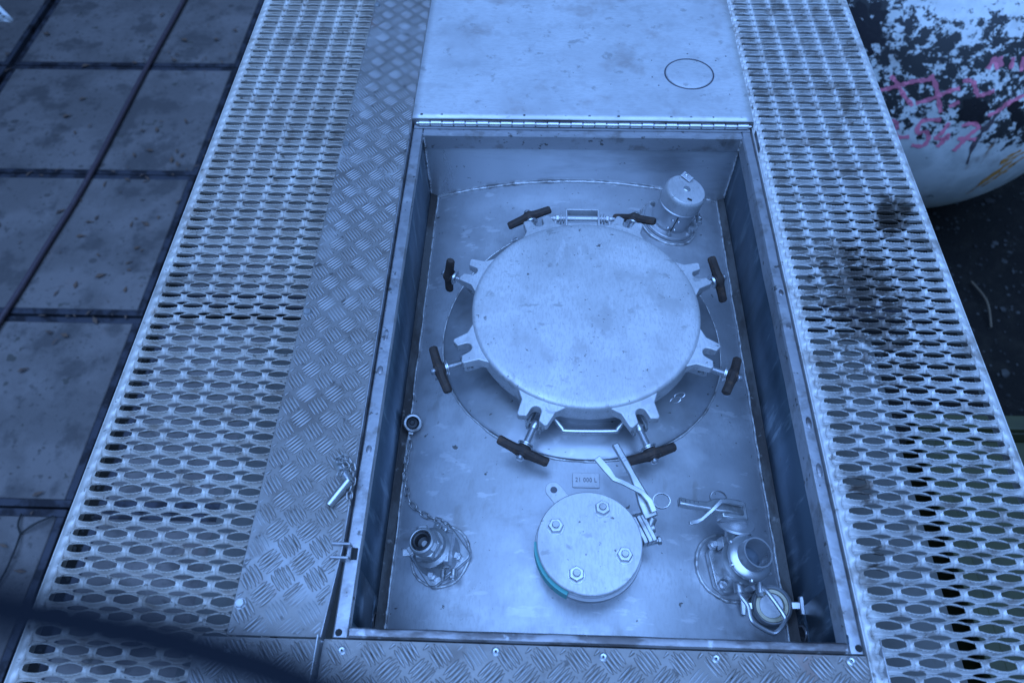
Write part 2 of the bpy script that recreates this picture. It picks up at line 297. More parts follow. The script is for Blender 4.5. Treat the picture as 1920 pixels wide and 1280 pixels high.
# y shaped twig
tw = MB()
for P in (bez([(-3.08, 1.40, -2.88), (-3.06, 1.28, -2.86), (-3.08, 1.12, -2.87), (-3.17, .88, -2.88)]), bez([(-3.08, 1.40, -2.88), (-3.0, 1.45, -2.85), (-2.92, 1.51, -2.87)]), bez([(-3.08, 1.40, -2.88), (-3.11, 1.45, -2.87), (-3.125, 1.52, -2.88)])):
    tw.tube(P, .006, 6)
o = tw.build('twig', 'dark'); tag(o, 'thin dark forked twig lying on concrete slab beside the left walkway', 'twig')
st = MB(); st.tube(bez([(3.02, 3.45, -2.93), (3.05, 3.25, -2.90), (3.03, 3.05, -2.93)]), .007, 6)
tag(st.build('straw_stalk', 'straw'), 'pale straight dry stalk lying on the black soil at right', 'stalk')
# hose
h = MB(); h.tube(bez([(-3.62, 9.5, -2.87), (-3.64, 7.8, -2.87), (-3.644, 6.81, -2.87), (-3.685, 5.633, -2.87), (-3.714, 4.304, -2.87), (-3.775, 3.559, -2.87), (-3.821, 3.045, -2.87), (-3.90, 2.5, -2.87), (-4.1, 1.6, -2.87)]), .021, 12)
tag(h.build('hose', 'hose'), 'thin purple brown hose running straight across the concrete slabs', 'hose')
# unseen container stack added to shade the upper left, and a white stand whose corner peeks in
def shade_stack_unit(loc, label):
    t = thing('shade_container', label, 'container', loc, 'unseen containers added to shade the upper left')
    b = MB(); n = 54; V = []; L = 12.0; prof = [(0, 0), (.35, 0), (.5, 1), (.85, 1)]
    for sx in (-1, 1):
        base_ = len(V); P_ = []
        for i in range(n):
            for q, d in prof: P_.append((sx*(1.22-.036*d), -L/2+L*(i+q)/n))
        for x, y in P_: V += [(x, y, .15), (x, y, 2.45)]
        b.f += [(base_+2*i, base_+2*i+2, base_+2*i+3, base_+2*i+1) for i in range(len(P_)-1)]
    b.v = V; b.mi = [0]*len(b.f)
    b.box((0, 0, 2.5), (2.44, 12.1, .09)); b.box((0, 0, .1), (2.44, 12.1, .12)); b.box((0, -6.02, 1.3), (2.44, .04, 2.3)); b.box((0, 6.02, 1.3), (2.44, .04, 2.3))
    b.build('body', 'shade_stack', t)
    for sx in (-1, 1):
        for sy in (-1, 1):
            p = MB(); p.box((sx*1.17, sy*6.0, 1.29), (.12, .12, 2.58)); p.build('corner_post', 'shade_stack', t, bevel=.01)
for lv in range(3):
    shade_stack_unit((-7.1, 9.6, -2.94+2.6*lv), 'unseen dark container added past the upper left corner to shade the slabs, %s of its stack' % ['bottom', 'middle', 'topmost'][lv])
t = thing('white_stand', 'white triangular frame corner showing at the top left edge', 'stand', (-4.1, 4.8, -2.9))
b = MB(); c0 = (.40, -.30, 1.3); c1 = (-1.5, 1.6, 1.3); c2 = (-1.6, -.15, 1.3)
b.tube([c0, c1, c2], .026, 8, closed=True); b.build('frame', 'white', t)
for c in (c1, c2):
    b = MB(); b.tube([c, (c[0]*1.05, c[1], .0)], .02, 8); b.build('leg', 'white', t)
b = MB(); b.tube([c1, (-1.6, .7, .6), c2], .012, 8); b.build('brace', 'white', t)
# olive tank by the right edge
t = thing('olive_bin', 'olive green metal bin standing under the lower right walkway', 'bin', (2.35, .85, -2.95))
b = MB()
for bx in ((0, .72, 0), (0, -.72, 0)): b.box((bx[0], bx[1], .65), (1.5, .03, 1.3))
for sx in (-.735, .735): b.box((sx, 0, .65), (.03, 1.41, 1.3))
b.box((0, 0, 1.22), (1.43, 1.40, .03)); b.build('body', 'olive', t, bevel=.004)
b = MB()
for sy in (-.745, .745): b.box((0, sy, 1.31), (1.58, .07, .05))
for sx in (-.76, .76): b.box((sx, 0, 1.31), (.07, 1.41, .05))
b.build('rim', 'olive', t, bevel=.006)
# old peeling vessel
Cv = Vector((2.5, 4.63, -1.842)); ax = Vector((.12, 1, 0)).normalized(); RV = 1.1
t = thing('old_gas_tank', 'old white pressure tank with peeling black patches and pink markings lying beside the container', 'tank', Cv)
v = MB(ax.to_track_quat('Z', 'Y').to_matrix().to_4x4())
pr = [(RV*math.sin(i*math.pi/2/40), -RV*math.cos(i*math.pi/2/40)) for i in range(41)]
pr += [(RV, 4.0)]+[(RV*math.cos(i*math.pi/2/16), 4+RV*math.sin(i*math.pi/2/16)) for i in range(1, 17)]
v.lathe(pr, n=128); v.build('shell', 'peel', t)
for k in (.6, 3.2):
    w = MB(ax.to_track_quat('Z', 'Y').to_matrix().to_4x4()); w.box((0, 0, 0), (.02, .02, .02)); w = MB(Matrix.Rotation(-math.atan2(.12, 1), 4, 'Z'))
    w.box((0, k, -.98), (1.6, .18, .2)); w.build('saddle', 'edging', t)
GRAF=[[(1.881, 3.768, -1.553), (1.927, 3.746, -1.524), (1.976, 3.73, -1.488), (1.991, 3.723, -1.483)], [(1.933, 3.772, -1.452), (1.974, 3.734, -1.48), (2.021, 3.691, -1.528), (2.076, 3.653, -1.568)], [(1.994, 3.724, -1.478), (2.039, 3.713, -1.446), (2.1, 3.696, -1.422), (2.125, 3.692, -1.407)], [(2.117, 3.702, -1.393), (2.157, 3.664, -1.442), (2.19, 3.629, -1.507), (2.225, 3.6, -1.571)], [(2.087, 3.653, -1.55), (2.159, 3.64, -1.504), (2.221, 3.638, -1.456), (2.277, 3.635, -1.43)], [(2.255, 3.603, -1.532), (2.283, 3.604, -1.509), (2.297, 3.605, -1.498)], [(2.278, 3.651, -1.392), (2.33, 3.642, -1.39), (2.364, 3.616, -1.437), (2.39, 3.604, -1.461)], [(2.389, 3.606, -1.457), (2.428, 3.608, -1.441), (2.459, 3.612, -1.427)], [(2.477, 3.566, -1.564), (2.528, 3.576, -1.53), (2.576, 3.592, -1.484), (2.637, 3.611, -1.452)], [(2.539, 3.582, -1.511), (2.572, 3.595, -1.475)], [(1.997, 3.664, -1.687), (2.025, 3.651, -1.682), (2.041, 3.638, -1.715), (2.028, 3.641, -1.743), (2.065, 3.622, -1.771), (2.068, 3.619, -1.806)], [(2.07, 3.62, -1.775), (2.121, 3.601, -1.752)], [(2.24, 3.586, -1.613), (2.151, 3.607, -1.638), (2.148, 3.596, -1.715), (2.191, 3.584, -1.698), (2.22, 3.571, -1.738), (2.21, 3.57, -1.794), (2.153, 3.587, -1.803)], [(2.288, 3.574, -1.621), (2.275, 3.565, -1.681), (2.258, 3.563, -1.73), (2.327, 3.551, -1.718)], [(2.314, 3.557, -1.686), (2.301, 3.552, -1.745), (2.285, 3.553, -1.784)], [(2.361, 3.559, -1.632), (2.413, 3.558, -1.612), (2.456, 3.55, -1.635), (2.43, 3.545, -1.674), (2.412, 3.54, -1.72), (2.396, 3.537, -1.769), (2.386, 3.537, -1.801)], [(2.371, 3.545, -1.713), (2.475, 3.538, -1.711)], [(2.387, 3.666, -1.325), (2.411, 3.692, -1.274), (2.437, 3.661, -1.326)], [(2.435, 3.695, -1.266), (2.454, 3.668, -1.31)], [(2.507, 3.692, -1.268), (2.507, 3.661, -1.321)], [(2.561, 3.696, -1.265), (2.571, 3.657, -1.333)]]
G2={'RUSTS': [[(2.843, 3.585, -1.845), (2.79, 3.57, -1.883), (2.769, 3.57, -1.958), (2.722, 3.579, -2.08), (2.701, 3.625, -2.243)], [(2.872, 3.596, -1.892), (2.825, 3.586, -1.958), (2.79, 3.588, -2.044), (2.747, 3.604, -2.154)], [(2.808, 3.574, -1.821), (2.756, 3.56, -1.862), (2.729, 3.557, -1.927)]], 'DARKS': [[(2.529, 3.594, -1.474), (2.523, 3.573, -1.539), (2.508, 3.554, -1.613), (2.486, 3.543, -1.672), (2.48, 3.533, -1.764), (2.511, 3.532, -1.9)]], 'BLOBS': [[(2.323, 3.579, -1.57), (2.348, 3.586, -1.529), (2.386, 3.592, -1.498), (2.437, 3.582, -1.513)], [(2.334, 3.57, -1.599), (2.376, 3.573, -1.565), (2.427, 3.577, -1.532), (2.439, 3.588, -1.494)], [(2.567, 3.58, -1.521), (2.607, 3.586, -1.513), (2.657, 3.597, -1.498)], [(2.614, 3.57, -1.571), (2.661, 3.578, -1.565), (2.685, 3.584, -1.558)], [(2.668, 3.566, -1.621), (2.714, 3.575, -1.616)], [(1.698, 4.154, -1.258), (1.737, 4.065, -1.287), (1.782, 3.965, -1.339), (1.831, 3.882, -1.392)], [(1.738, 4.14, -1.218), (1.787, 4.02, -1.268), (1.833, 3.931, -1.316), (1.88, 3.888, -1.318)], [(1.801, 4.082, -1.192), (1.83, 4.022, -1.217), (1.848, 3.979, -1.241)], [(2.396, 3.564, -1.593), (2.424, 3.567, -1.571), (2.449, 3.573, -1.541)]]}
STROKES = [(P, 'paint_stroke', 'pink', .014) for P in GRAF]+[(P, 'rust_streak', 'ruststain', .020) for P in G2['RUSTS']]
STROKES += [(P, 'dark_streak', 'darkstain', .016) for P in G2['DARKS']]+[(P, 'bare_patch', 'blackpatch', .040) for P in G2['BLOBS']]
for si, (P, nm_, mt_, wd_) in enumerate(STROKES):
    q = MB(Matrix.Translation(-Cv)); n = len(P)+si; hh_ = .003 if mt_ == 'pink' else (.0012+.0002*(si % 9)); pts = bez(P, 5)
    pts = [Cv+(p-Cv).normalized()*(RV+.0025) for p in pts]; L = []; 
    for i, p in enumerate(pts):
        tdir = (pts[min(i+1, len(pts)-1)]-pts[max(i-1, 0)]).normalized(); nn = (p-Cv).normalized(); s_ = tdir.cross(nn).normalized()
        w_ = (wd_ if mt_ != 'pink' else .0115)*(1+.3*math.sin(i*1.7+n)+(.0 if mt_ == 'pink' else .35*math.sin(i*.9+n*2)))*(1 if mt_ == 'pink' else min(1, .25+1.2*min(i, len(pts)-1-i)/len(pts)*2))
        for k in (-1, -.33, .33, 1): L.append(tuple(Cv+(p+s_*w_*k-Cv).normalized()*(RV+hh_)))
    q.add(L, [(4*i+k, 4*i+k+1, 4*i+k+5, 4*i+k+4) for i in range(len(pts)-1) for k in range(3)])
    q.build(nm_, mt_, t)
# ================================================================= TANK
t = thing('tank', 'grey cylindrical tank shell under the walkways and box', 'tank', (TX, 1, -1.31))
b = MB(); n = 160; W = []
for j, y in enumerate((-3.0, 4.5)):
    W += [(TR*math.sin(2*math.pi*i/n), y-1, TR*math.cos(2*math.pi*i/n)) for i in range(n)]
def shell_mi(i):
    a = 2*math.pi*(i+.5)/n
    return 0
b.add(W, [(i, (i+1) % n, n+(i+1) % n, n+i) for i in range(n)])
# top inside box is bare steel, sides are cladding
ob = b.build('shell', ['shell', 'floor'], t, smooth=40)
for p in ob.data.polygons:
    if p.center.z > TR*.925: p.material_index = 1
for y in (-2.98, 4.48):
    b = MB(Matrix.Translation((0, y-1, 0)) @ Matrix.Rotation(math.pi/2, 4, 'X')); b.lathe([(TR, -.02), (TR+.012, 0), (TR, .02), (TR*.6, .0+(.25 if y < 0 else -.25)), (0, .35 if y < 0 else -.35)], n=80); b.build('tank_end', 'shell', t)
# weld bead along the walls, hugging the shell
b = MB()
def bead(mb, pts, r=.0045, step=.004):
    P = [Vector(p) for p in pts]; out = []
    for a, c in zip(P, P[1:]):
        k = max(1, int((c-a).length/step)); out += [a.lerp(c, i/k) for i in range(k)]
    out.append(P[-1]); rad = [r*(.9+.14*math.sin(i*1.1)+.35*noise.noise(p*38)+.25*noise.noise(p*90)) for i, p in enumerate(out)]
    mb.tube([p+Vector((noise.noise(p*25), noise.noise(p*25+Vector((9, 0, 0))), 0))*.002 for p in out], rad, 8)
O_ = Vector((TX, 1, -1.31))
b.M = Matrix.Translation(-O_)
XL, XR, YB, YF = -.414, .417, 1.524, .290
bead(b, [(x, YB-.004, tz(x)+.001) for x in [XL+i*(XR-XL)/40 for i in range(41)]], .0046)
bead(b, [(XL+.021, YF+.03, tz(XL+.021)+.003), (XL+.021, YB-.01, tz(XL+.021)+.003)], .0028)
bead(b, [(XR-.021, YF+.03, tz(XR-.021)+.003), (XR-.021, YB-.01, tz(XR-.021)+.003)], .0028)
b.build('weld_bead', 'weld', t, smooth=60)
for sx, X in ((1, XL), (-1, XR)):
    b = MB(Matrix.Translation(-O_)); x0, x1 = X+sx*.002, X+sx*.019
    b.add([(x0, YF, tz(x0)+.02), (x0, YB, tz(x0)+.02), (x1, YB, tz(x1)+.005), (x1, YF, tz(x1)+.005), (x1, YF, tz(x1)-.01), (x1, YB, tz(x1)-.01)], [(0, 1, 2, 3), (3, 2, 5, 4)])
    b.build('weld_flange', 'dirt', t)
# ================================================================= SPILL BOX
t = thing('spill_box', 'open rectangular steel box sunk round the manhole with worn folded rim', 'box', (0, .9, 0))
off = Matrix.Translation((0, -.9, 0))
def wall_hole(X, sx, hy, hz, a=.017, c=.028):
    mb = MB(off); y0, y1, z0, z1 = hy-.045, hy+.045, hz-.045, hz+.045; z0b = -.36
    def q(p): mb.add([(X, y, z) for y, z in p], [(0, 1, 2, 3)])
    q([(YF, 0), (y0, 0), (y0, z0b), (YF, z0b)]); q([(y1, -.002), (YB, -.002), (YB, z0b), (y1, z0b)])
    q([(y0, -.002), (y1, -.002), (y1, z1), (y0, z1)]); q([(y0, z0), (y1, z0), (y1, z0b), (y0, z0b)])
    N = 32; inn = []; out = []
    for i in range(N):
        an = 2*math.pi*(i+.5)/N; cy, sz = math.cos(an), math.sin(an); inn.append((X, hy+a*cy, hz+c*sz)); k = .045/max(abs(cy), abs(sz)); out.append((X, hy+cy*k, hz+sz*k))
    mb.add(inn+out, [(i, (i+1) % N, N+(i+1) % N, N+i) for i in range(N)])
    for iy, iz in ((y0, z0), (y1, z0), (y0, z1), (y1, z1)):
        near = sorted(out, key=lambda p: (p[1]-iy)**2+(p[2]-iz)**2)[:2]; mb.add([near[0], near[1], (X, iy, iz)], [(0, 1, 2)])
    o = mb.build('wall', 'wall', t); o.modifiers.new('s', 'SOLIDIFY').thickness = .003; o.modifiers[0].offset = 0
    d = MB(off @ Matrix.Translation((X, hy, hz)) @ Matrix.Rotation(sx*math.pi/2, 4, 'Y') @ Matrix.Diagonal((c/a, 1, 1, 1)))
    d.lathe([(a+.002, -.003), (a+.003, .0), (a, .001), (a-.001, -.002), (a-.001, -.06), (0, -.06)] if 0 else [(a+.004, -.002), (a+.003, .003), (a-.001, .003), (a-.001, -.05), (0, -.05)], n=28)
    p = d.build('drain_hole', ['rimdark'], t)
    return o
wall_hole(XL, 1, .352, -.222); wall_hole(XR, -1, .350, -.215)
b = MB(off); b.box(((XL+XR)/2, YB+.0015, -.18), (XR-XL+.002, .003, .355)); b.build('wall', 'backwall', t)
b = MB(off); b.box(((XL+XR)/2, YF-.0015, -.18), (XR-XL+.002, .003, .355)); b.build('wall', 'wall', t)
# rims: folded flanges with slightly wavy surface
def rim(name, x0, x1, y0, y1, mname, zt=0):
    mb = MB(off); nx = max(2, int((x1-x0)/.03)); ny = max(2, int((y1-y0)/.03)); V = []; F = []
    lx = x1-x0 < y1-y0
    # cross section: outer lip down, flat, inner lip down
    if lx: cs = [(x0, -.045), (x0, -.004), (x0+.003, 0), ((x0+x1)/2, .0006), (x1-.003, 0), (x1, -.004), (x1, -.012)]
    else: cs = [(y0, -.045), (y0, -.004), (y0+.003, 0), ((y0+y1)/2, .0006), (y1-.003, 0), (y1, -.004), (y1, -.012)]
    k = len(cs); L = ny if lx else nx
    for i in range(L+1):
        s_ = (y0+(y1-y0)*i/L) if lx else (x0+(x1-x0)*i/L)
        for c, z in cs:
            wv = .0008*noise.noise(Vector((c*8, s_*14, 0))); V.append((c+wv, s_, z+zt+wv) if lx else (s_, c+wv, z+zt+wv))
    for i in range(L):
        for j in range(k-1): F.append((i*k+j, i*k+j+1, (i+1)*k+j+1, (i+1)*k+j))
    F += [tuple(range(k)), tuple(L*k+j for j in range(k))]
    mb.add(V, F); return mb.build(name, mname, t)
rim('rim', -.4386, XL+.003, .2755, 1.5455, 'rim'); rim('rim', XR-.003, .4386, .2755, 1.5455, 'rim')
rim('rim', XL+.004, XR-.004, 1.521, 1.5455, 'rim', -.0005); rim('rim', XL+.004, XR-.004, .2755, .2925, 'rimdark', .001)
b = MB(off)
for X_ in (XL+.003, XR-.003):
    b = MB(off); bead(b, [(X_, YB-.004, -.012), (X_, YB-.004, -.21)], .0035); b.build('weld_bead', 'weld', t, smooth=60)
for x, y, L in ((-.426, .887, .035), (-.427, .80, .02), (-.425, .62, .02), (.428, 1.02, .02), (.428, .70, .028), (.429, .60, .03), (.429, .93, .02)):
    b = MB(off @ T(x, y, 0)); b.lathe([(0, .0018), (.5, .0015), (.8, .001), (1, 0), (1, -.003)], Matrix.Diagonal((.006, L/2, 1, 1)), 20); b.build('rim_boss', 'rimdark', t)
for x, y in ((-.428, .283), (.431, .284)):
    b = MB(off @ T(x, y, .0)); b.lathe([(.0, .0012), (.006, .0012), (.0062, 0)], n=20); b.build('corner_hole', 'dark', t)
# latch bracket: U of two prongs on the left rim
b = MB(off); b.box((-.444, .4285, .008), (.034, .0045, .022)); b.box((-.444, .404, .008), (.034, .0045, .022)); b.box((-.4275, .416, .0045), (.003, .0195, .012))
b.build('latch_bracket', 'rim', t, bevel=.0012)
b = MB(off); b.box((-.4215, .416, .0014), (.010, .021, .002)); b.build('latch_slot', 'dark', t)
# ================================================================= HATCH COVER
t = thing('hatch_cover', 'pale flat steel hatch cover folded back beyond the box with a raised round disc', 'hatch cover', (0, 2.1, .02))
off = Matrix.Translation((0, -2.1, -.02))
b = MB(off); V = []; nx, ny = 44, 54
for j in range(ny+1):
    for i in range(nx+1):
        x = -.440+.882*i/nx; y = 1.557+1.1*j/ny
        z = .020+.0016*noise.noise(Vector((x*3.1, y*3.1, 2)))+.0007*noise.noise(Vector((x*9, y*9, 5)))
        dd = math.hypot(x-.296, y-1.75)
        if dd < .066: z += 0
        V.append((x, y, z))
b.add(V, [(j*(nx+1)+i, j*(nx+1)+i+1, (j+1)*(nx+1)+i+1, (j+1)*(nx+1)+i) for j in range(ny) for i in range(nx)])
b.build('panel', 'plate', t, solid=.003)
b = MB(off); b.box((-.4405, 2.107, .004), (.003, 1.1, .028)); b.box((.4425, 2.107, .004), (.003, 1.1, .028)); b.box((0, 1.5565, .006), (.88, .003, .024)); b.build('folded_edge', 'rimdark', t)
b = MB(off @ T(.296, 1.75, .0195)); b.lathe([(0, .0035), (.058, .0033), (.061, .0025), (.0635, -.0015), (.0635, -.004)], Matrix.Translation((0, 0, .0022)), n=64); b.build('raised_disc', 'plate', t)
b = MB(off @ T(.296, 1.75, .0195)); b.lathe([(.0632, .0012), (.0662, .0018), (.0675, .0005)], Matrix.Translation((0, 0, .0033)), n=64); b.build('disc_groove', 'ink', t)
for x, y in ((.215, 1.80), (.225, 1.83), (.30, 1.84), (.375, 1.81), (.40, 1.76), (.195, 1.735), (.21, 1.70), (.315, 1.655), (.385, 1.67), (.42, 1.655), (.405, 1.83)):
    b = MB(off @ T(x, y, .0218)); b.lathe([(0, .0012), (.0022, .0011), (.0032, 0)], n=10); b.build('screw_hole', 'ink', t)
for i, x in enumerate([-.417+.834*k/13 for k in range(14)]):
    if i == 9: continue
    x += .012*math.sin(i*5.1); b = MB(off @ T(x, 1.572, .0205, rz=i)); b.lathe([(0, .003), (.0035, .0026), (.0055, .0008), (.0058, -.001)], n=12); b.build('rivet', 'bright' if i % 4 else 'dirt', t)
t = thing('piano_hinge', 'long knuckled steel hinge between the box rim and the folded hatch cover', 'hinge', (0, 1.552, .004))
b = MB(Matrix.Translation((0, -1.552, -.004)))
b.box((0, 1.5475, .002), (.872, .012, .002)); b.build('leaf', 'steel', t)
b = MB(); n = 28; L = .856/n
for i in range(n):
    x = -.424+L*i; r = .0068 if i % 2 else .0062
    b.lathe([(0, .0008), (r*.8, .0008), (r, .002), (r, L-.002), (r*.8, L-.0008), (0, L-.0008)], Matrix.Translation((x, (.0006 if i % 2 else -.0004), .006)) @ Matrix.Rotation(math.pi/2, 4, 'Y'), 16)
b.build('knuckles', 'bright', t)
b = MB(); b.tube([(-.43, 0, .006), (.438, 0, .006)], .003, 8); b.build('hinge_pin', 'bright', t)
# ================================================================= GRATINGS
PX, PY = .056, .02837
def grating(name, label, xs, ylo, yhi, yref, xin, xout, pxx, gm):
    """one sheet pressed with rows of toothed eyes on the crests and plain eyes in the valleys"""
    t = thing(name, label, 'walkway', ((xin+xout)/2, 1.2, -.01))
    mb = MB(Matrix.Translation((-(xin+xout)/2, -1.2, .01)))
    a1, b1, a2, b2 = pxx*.388, PY*.325, pxx*.35, PY*.125; A = .0050
    k0 = math.ceil((ylo-yref)/PY); k1 = math.floor((yhi-yref)/PY)
    def base(y): return A*math.cos(2*math.pi*(y-yref)/PY)
    def quarter(cut):
        o = [(pxx/2, 0)]
        if cut:
            o.append((pxx/2, (PY/2-b2)*.5))
            for i in range(6):
                th = math.pi/2*(1-i/5); o.append((pxx/2-a2*math.cos(th), PY/2-b2*math.sin(th)**1.25))
            o += [((pxx/2-a2)*.5, PY/2), (0, PY/2)]
        else:
            o += [(pxx/2, PY*.25), (pxx/2, PY*.36), (pxx/2, PY*.44), (pxx/2, PY/2), (pxx*.4, PY/2), (pxx*.3, PY/2), (pxx*.2, PY/2), (pxx*.1, PY/2), (0, PY/2)]
        return o
    NQ = len(quarter(True))-1
    rnd = random.Random(11)
    for k in range(k0, k1+1):
        cy = yref+k*PY
        for ci, cx in enumerate(xs):
            cutL = ci > 0; cutR = ci < len(xs)-1
            o = []
            q = quarter(cutR); o += [(x, y) for x, y in q[:-1]]
            q = quarter(cutL); o += [(-x, y) for x, y in q[::-1][:-1]]
            o += [(-x, -y) for x, y in q[:-1]]
            q = quarter(cutR); o += [(x, -y) for x, y in q[::-1][:-1]]
            N = len(o); V = []; jit = rnd.uniform(.90, 1.06); zj = rnd.uniform(-.0007, .0007)
            for ring_i, tt in enumerate((0, 0, .10, .28, .6, 1)):
                for i in range(N):
                    th = 2*math.pi*i/N; s_ = math.sin(th)
                    tq = (i % NQ)/NQ if (i//NQ) % 2 == 0 else 1-(i % NQ)/NQ     # 0 at the blunt end, 1 at mid top
                    if tq < .2: hx, hy = a1*(1-.02*tq), .40*b1*tq/.2
                    else: w_ = 1-(tq-.2)/.8; hx, hy = a1*w_, b1*(1-.60*w_*w_)
                    sx_ = 1 if (i//NQ) in (0, 3) else -1; hx *= sx_
                    hy *= jit*(1 if s_ > 0 else -1)
                    ox, oy = o[i]; x = hx+(ox-hx)*tt; y = hy+(oy-hy)*tt
                    z = base(cy+y)
                    sl = abs(s_)
                    wv = (0, 0, .12, .5, 1, 1)[ring_i]; z = base(cy+y)*wv+(A+.0048*sl**.8)*(1-wv)
                    if ring_i == 0: z -= .0022
                    elif ring_i == 1: z += (.0016 if i % 2 else -.0012)*(sl > .2)
                    V.append((cx+x, cy+y, z+zj*(1-tt)))
            F = []
            for r_ in range(5):
                for i in range(N):
                    j = (i+1) % N; F.append((r_*N+i, r_*N+j, (r_+1)*N+j, (r_+1)*N+i))
            mb.add(V, F)
    # plain margins following the wave
    ya, yb = yref+(k0-.5)*PY, yref+(k1+.5)*PY
    for (xa, xb) in ((min(xs)-pxx/2, min(xin, xout)), (max(xs)+pxx/2, max(xin, xout))):
        V = []; F = []; n = (k1-k0+1)*8; fl = .0
        for i in range(n+1):
            y = ya+(yb-ya)*i/n
            for s_ in (0, .25, .5, 1): V.append((xa+(xb-xa)*s_, y, base(y)*(1-min(1, s_*2.2))+.001*min(1, s_*2)))
        for i in range(n):
            for j in range(3): F.append((i*4+j, i*4+j+1, i*4+5+j, i*4+4+j))
        mb.add(V, F)
    mb.build('tread', gm, t, solid=.0018, smooth=50)
    b = MB(Matrix.Translation((-(xin+xout)/2, -1.2, .01)))
    for X in (xin, xout):
        b.box((X+(.0012 if X == max(xin, xout) else -.0012), (ya+yb)/2, -.022), (.0024, yb-ya, .046))
    b.build('side_flange', gm, t, bevel=.0008)
    for y in (.0, 1.0, 2.2, 3.2):
        b = MB(Matrix.Translation((-(xin+xout)/2, -1.2, .01))); b.box(((xin+xout)/2, y+.008, -.075), (abs(xout-xin), .04, .05)); b.build('cross_bearer', 'edging', t)
    return t
grating('walkway_grating', 'wide left walkway grating of toothed eye shaped holes beside the concrete slabs', [-.914+.0563*i for i in range(7)], .02, 3.2, 1.4316, -.545, -.958, .0563, 'grateold')
grating('walkway_grating', 'right walkway grating of toothed eye shaped holes beside black soil and peeling tank', [.486+.056*i for i in range(6)], .02, 3.2, .8022, .4445, .8085, .056, 'grate')
# ================================================================= CHECKER PLATES
def checker(label, poly, z, seed, name='checker_plate', th=.003, parentloc=None):
    """poly: convex outline (x,y)"""
    cx = sum(p[0] for p in poly)/len(poly); cy = sum(p[1] for p in poly)/len(poly)
    t = thing(name, label, 'metal plate', (cx, cy, z)); mb = MB(Matrix.Translation((-cx, -cy, -z))); mb.prism(poly, z-th, z)
    mb.build('sheet', 'checker', t, bevel=.0006, seg=1)
    def inside(x, y, m=.002):
        for (x0, y0), (x1, y1) in zip(poly, poly[1:]+poly[:1]):
            d = ((x1-x0)*(y-y0)-(y1-y0)*(x-x0))/math.hypot(x1-x0, y1-y0)
            if d < m: return False
        return True
    mb = MB(Matrix.Translation((-cx, -cy, -z))); P = .0565; rnd = random.Random(seed); X0 = min(p[0] for p in poly); X1 = max(p[0] for p in poly); Y0 = min(p[1] for p in poly); Y1 = max(p[1] for p in poly)
    ia, ib = math.floor(X0/P)-1, math.ceil(X1/P)+1; ja, jb = math.floor(Y0/P)-1, math.ceil(Y1/P)+1
    for i in range(ia, ib+1):
        for j in range(ja, jb+1):
            for typ in (0, 1):
                px_ = (i+.5*typ)*P; py_ = (j+.5*typ)*P; ang = R(-52) if typ else R(46)
                for k in range(-2, 3):
                    ox, oy = -math.sin(ang)*k*.0069, math.cos(ang)*k*.0069
                    bx, by = px_+ox, py_+oy; L = .0205*(1-.09*abs(k)); w = .0023; hh = .0021
                    ca, sa = math.cos(ang), math.sin(ang)
                    # clip the bar to the plate
                    S = [s_ for s_ in (-1, -.66, -.33, 0, .33, .66, 1) if inside(bx+ca*L*s_, by+sa*L*s_)]
                    if len(S) < 3: continue
                    V = []; 
                    for s_ in S:
                        ww = w*max(.12, (1-s_*s_)**.6); h_ = hh*max(.15, (1-s_*s_)**.45)
                        for q, zz in ((-1, 0), (-.35, 1), (.35, 1), (1, 0)):
                            V.append((bx+ca*L*s_-sa*ww*q, by+sa*L*s_+ca*ww*q, z-.0002+h_*zz))
                    F = []
                    for a in range(len(S)-1):
                        for c in range(3): F.append((a*4+c, a*4+c+1, a*4+c+5, a*4+c+4))
                    F += [(0, 1, 2, 3), tuple((len(S)-1)*4+c for c in range(4))]
                    mb.cur = 0; mb.add(V, F)
                    if noise.noise(Vector((bx*9, by*9, seed))) > -.25:
                        D_ = []; off_ = rnd.uniform(-.0006, .0006)
                        for s_ in S:
                            ww = .0034*max(.2, (1-s_*s_)**.5)*rnd.uniform(.7, 1.15)
                            for q in (-1, 1): D_.append((bx+ca*L*s_*1.04-sa*(ww*q+off_), by+sa*L*s_*1.04+ca*(ww*q+off_), z+.00035))
                        mb.cur = 1; mb.add(D_, [(2*a, 2*a+1, 2*a+3, 2*a+2) for a in range(len(S)-1)])
    o = mb.build('tread_bars', ['bar', 'tdirt'], t, smooth=70)
    return t, Matrix.Translation((-cx, -cy, -z))
ZP = .011
t, off = checker('long left checker plate between the walkway grating and the open box', [(-.612, .272), (-.4555, .272), (-.4435, .42), (-.4430, 3.2), (-.612, 3.2)], ZP, 1)
for x, y in ((-.604, 2.079), (-.6, 1.464), (-.600, .933), (-.600, .322)):
    b = MB(off @ T(x, y, ZP, rz=y*3)); b.lathe([(0, .0015), (.0095, .0015), (.0098, 0)], n=24); b.hexa(.0085, .0015, .0075); b.build('hex_bolt', 'casting', t)
b = MB(off); b.prism([(-.4548, .272), (-.4532, .272), (-.4412, .42), (-.4408, 3.2), (-.4424, 3.2), (-.4428, .42)], -.012, ZP+.003); b.build('folded_edge', 'rim', t)
t, off = checker('lower left checker plate crossed by the blurred navy strap', [(-.66, -.2), (-.4615, -.2), (-.4585, .2700), (-.66, .2700)], ZP-.002, 2)
b = MB(off @ T(-.602, .262-.02, ZP-.002)); b.lathe([(0, .0015), (.0095, .0015), (.0098, 0)], n=24); b.hexa(.0085, .0015, .0075); b.build('hex_bolt', 'casting', t)
t, off = checker('front checker plate with small rivets along the box rim', [(-.452, -.2), (.4625, -.2), (.4545, .2735), (-.4525, .2735)], -.004, 3)
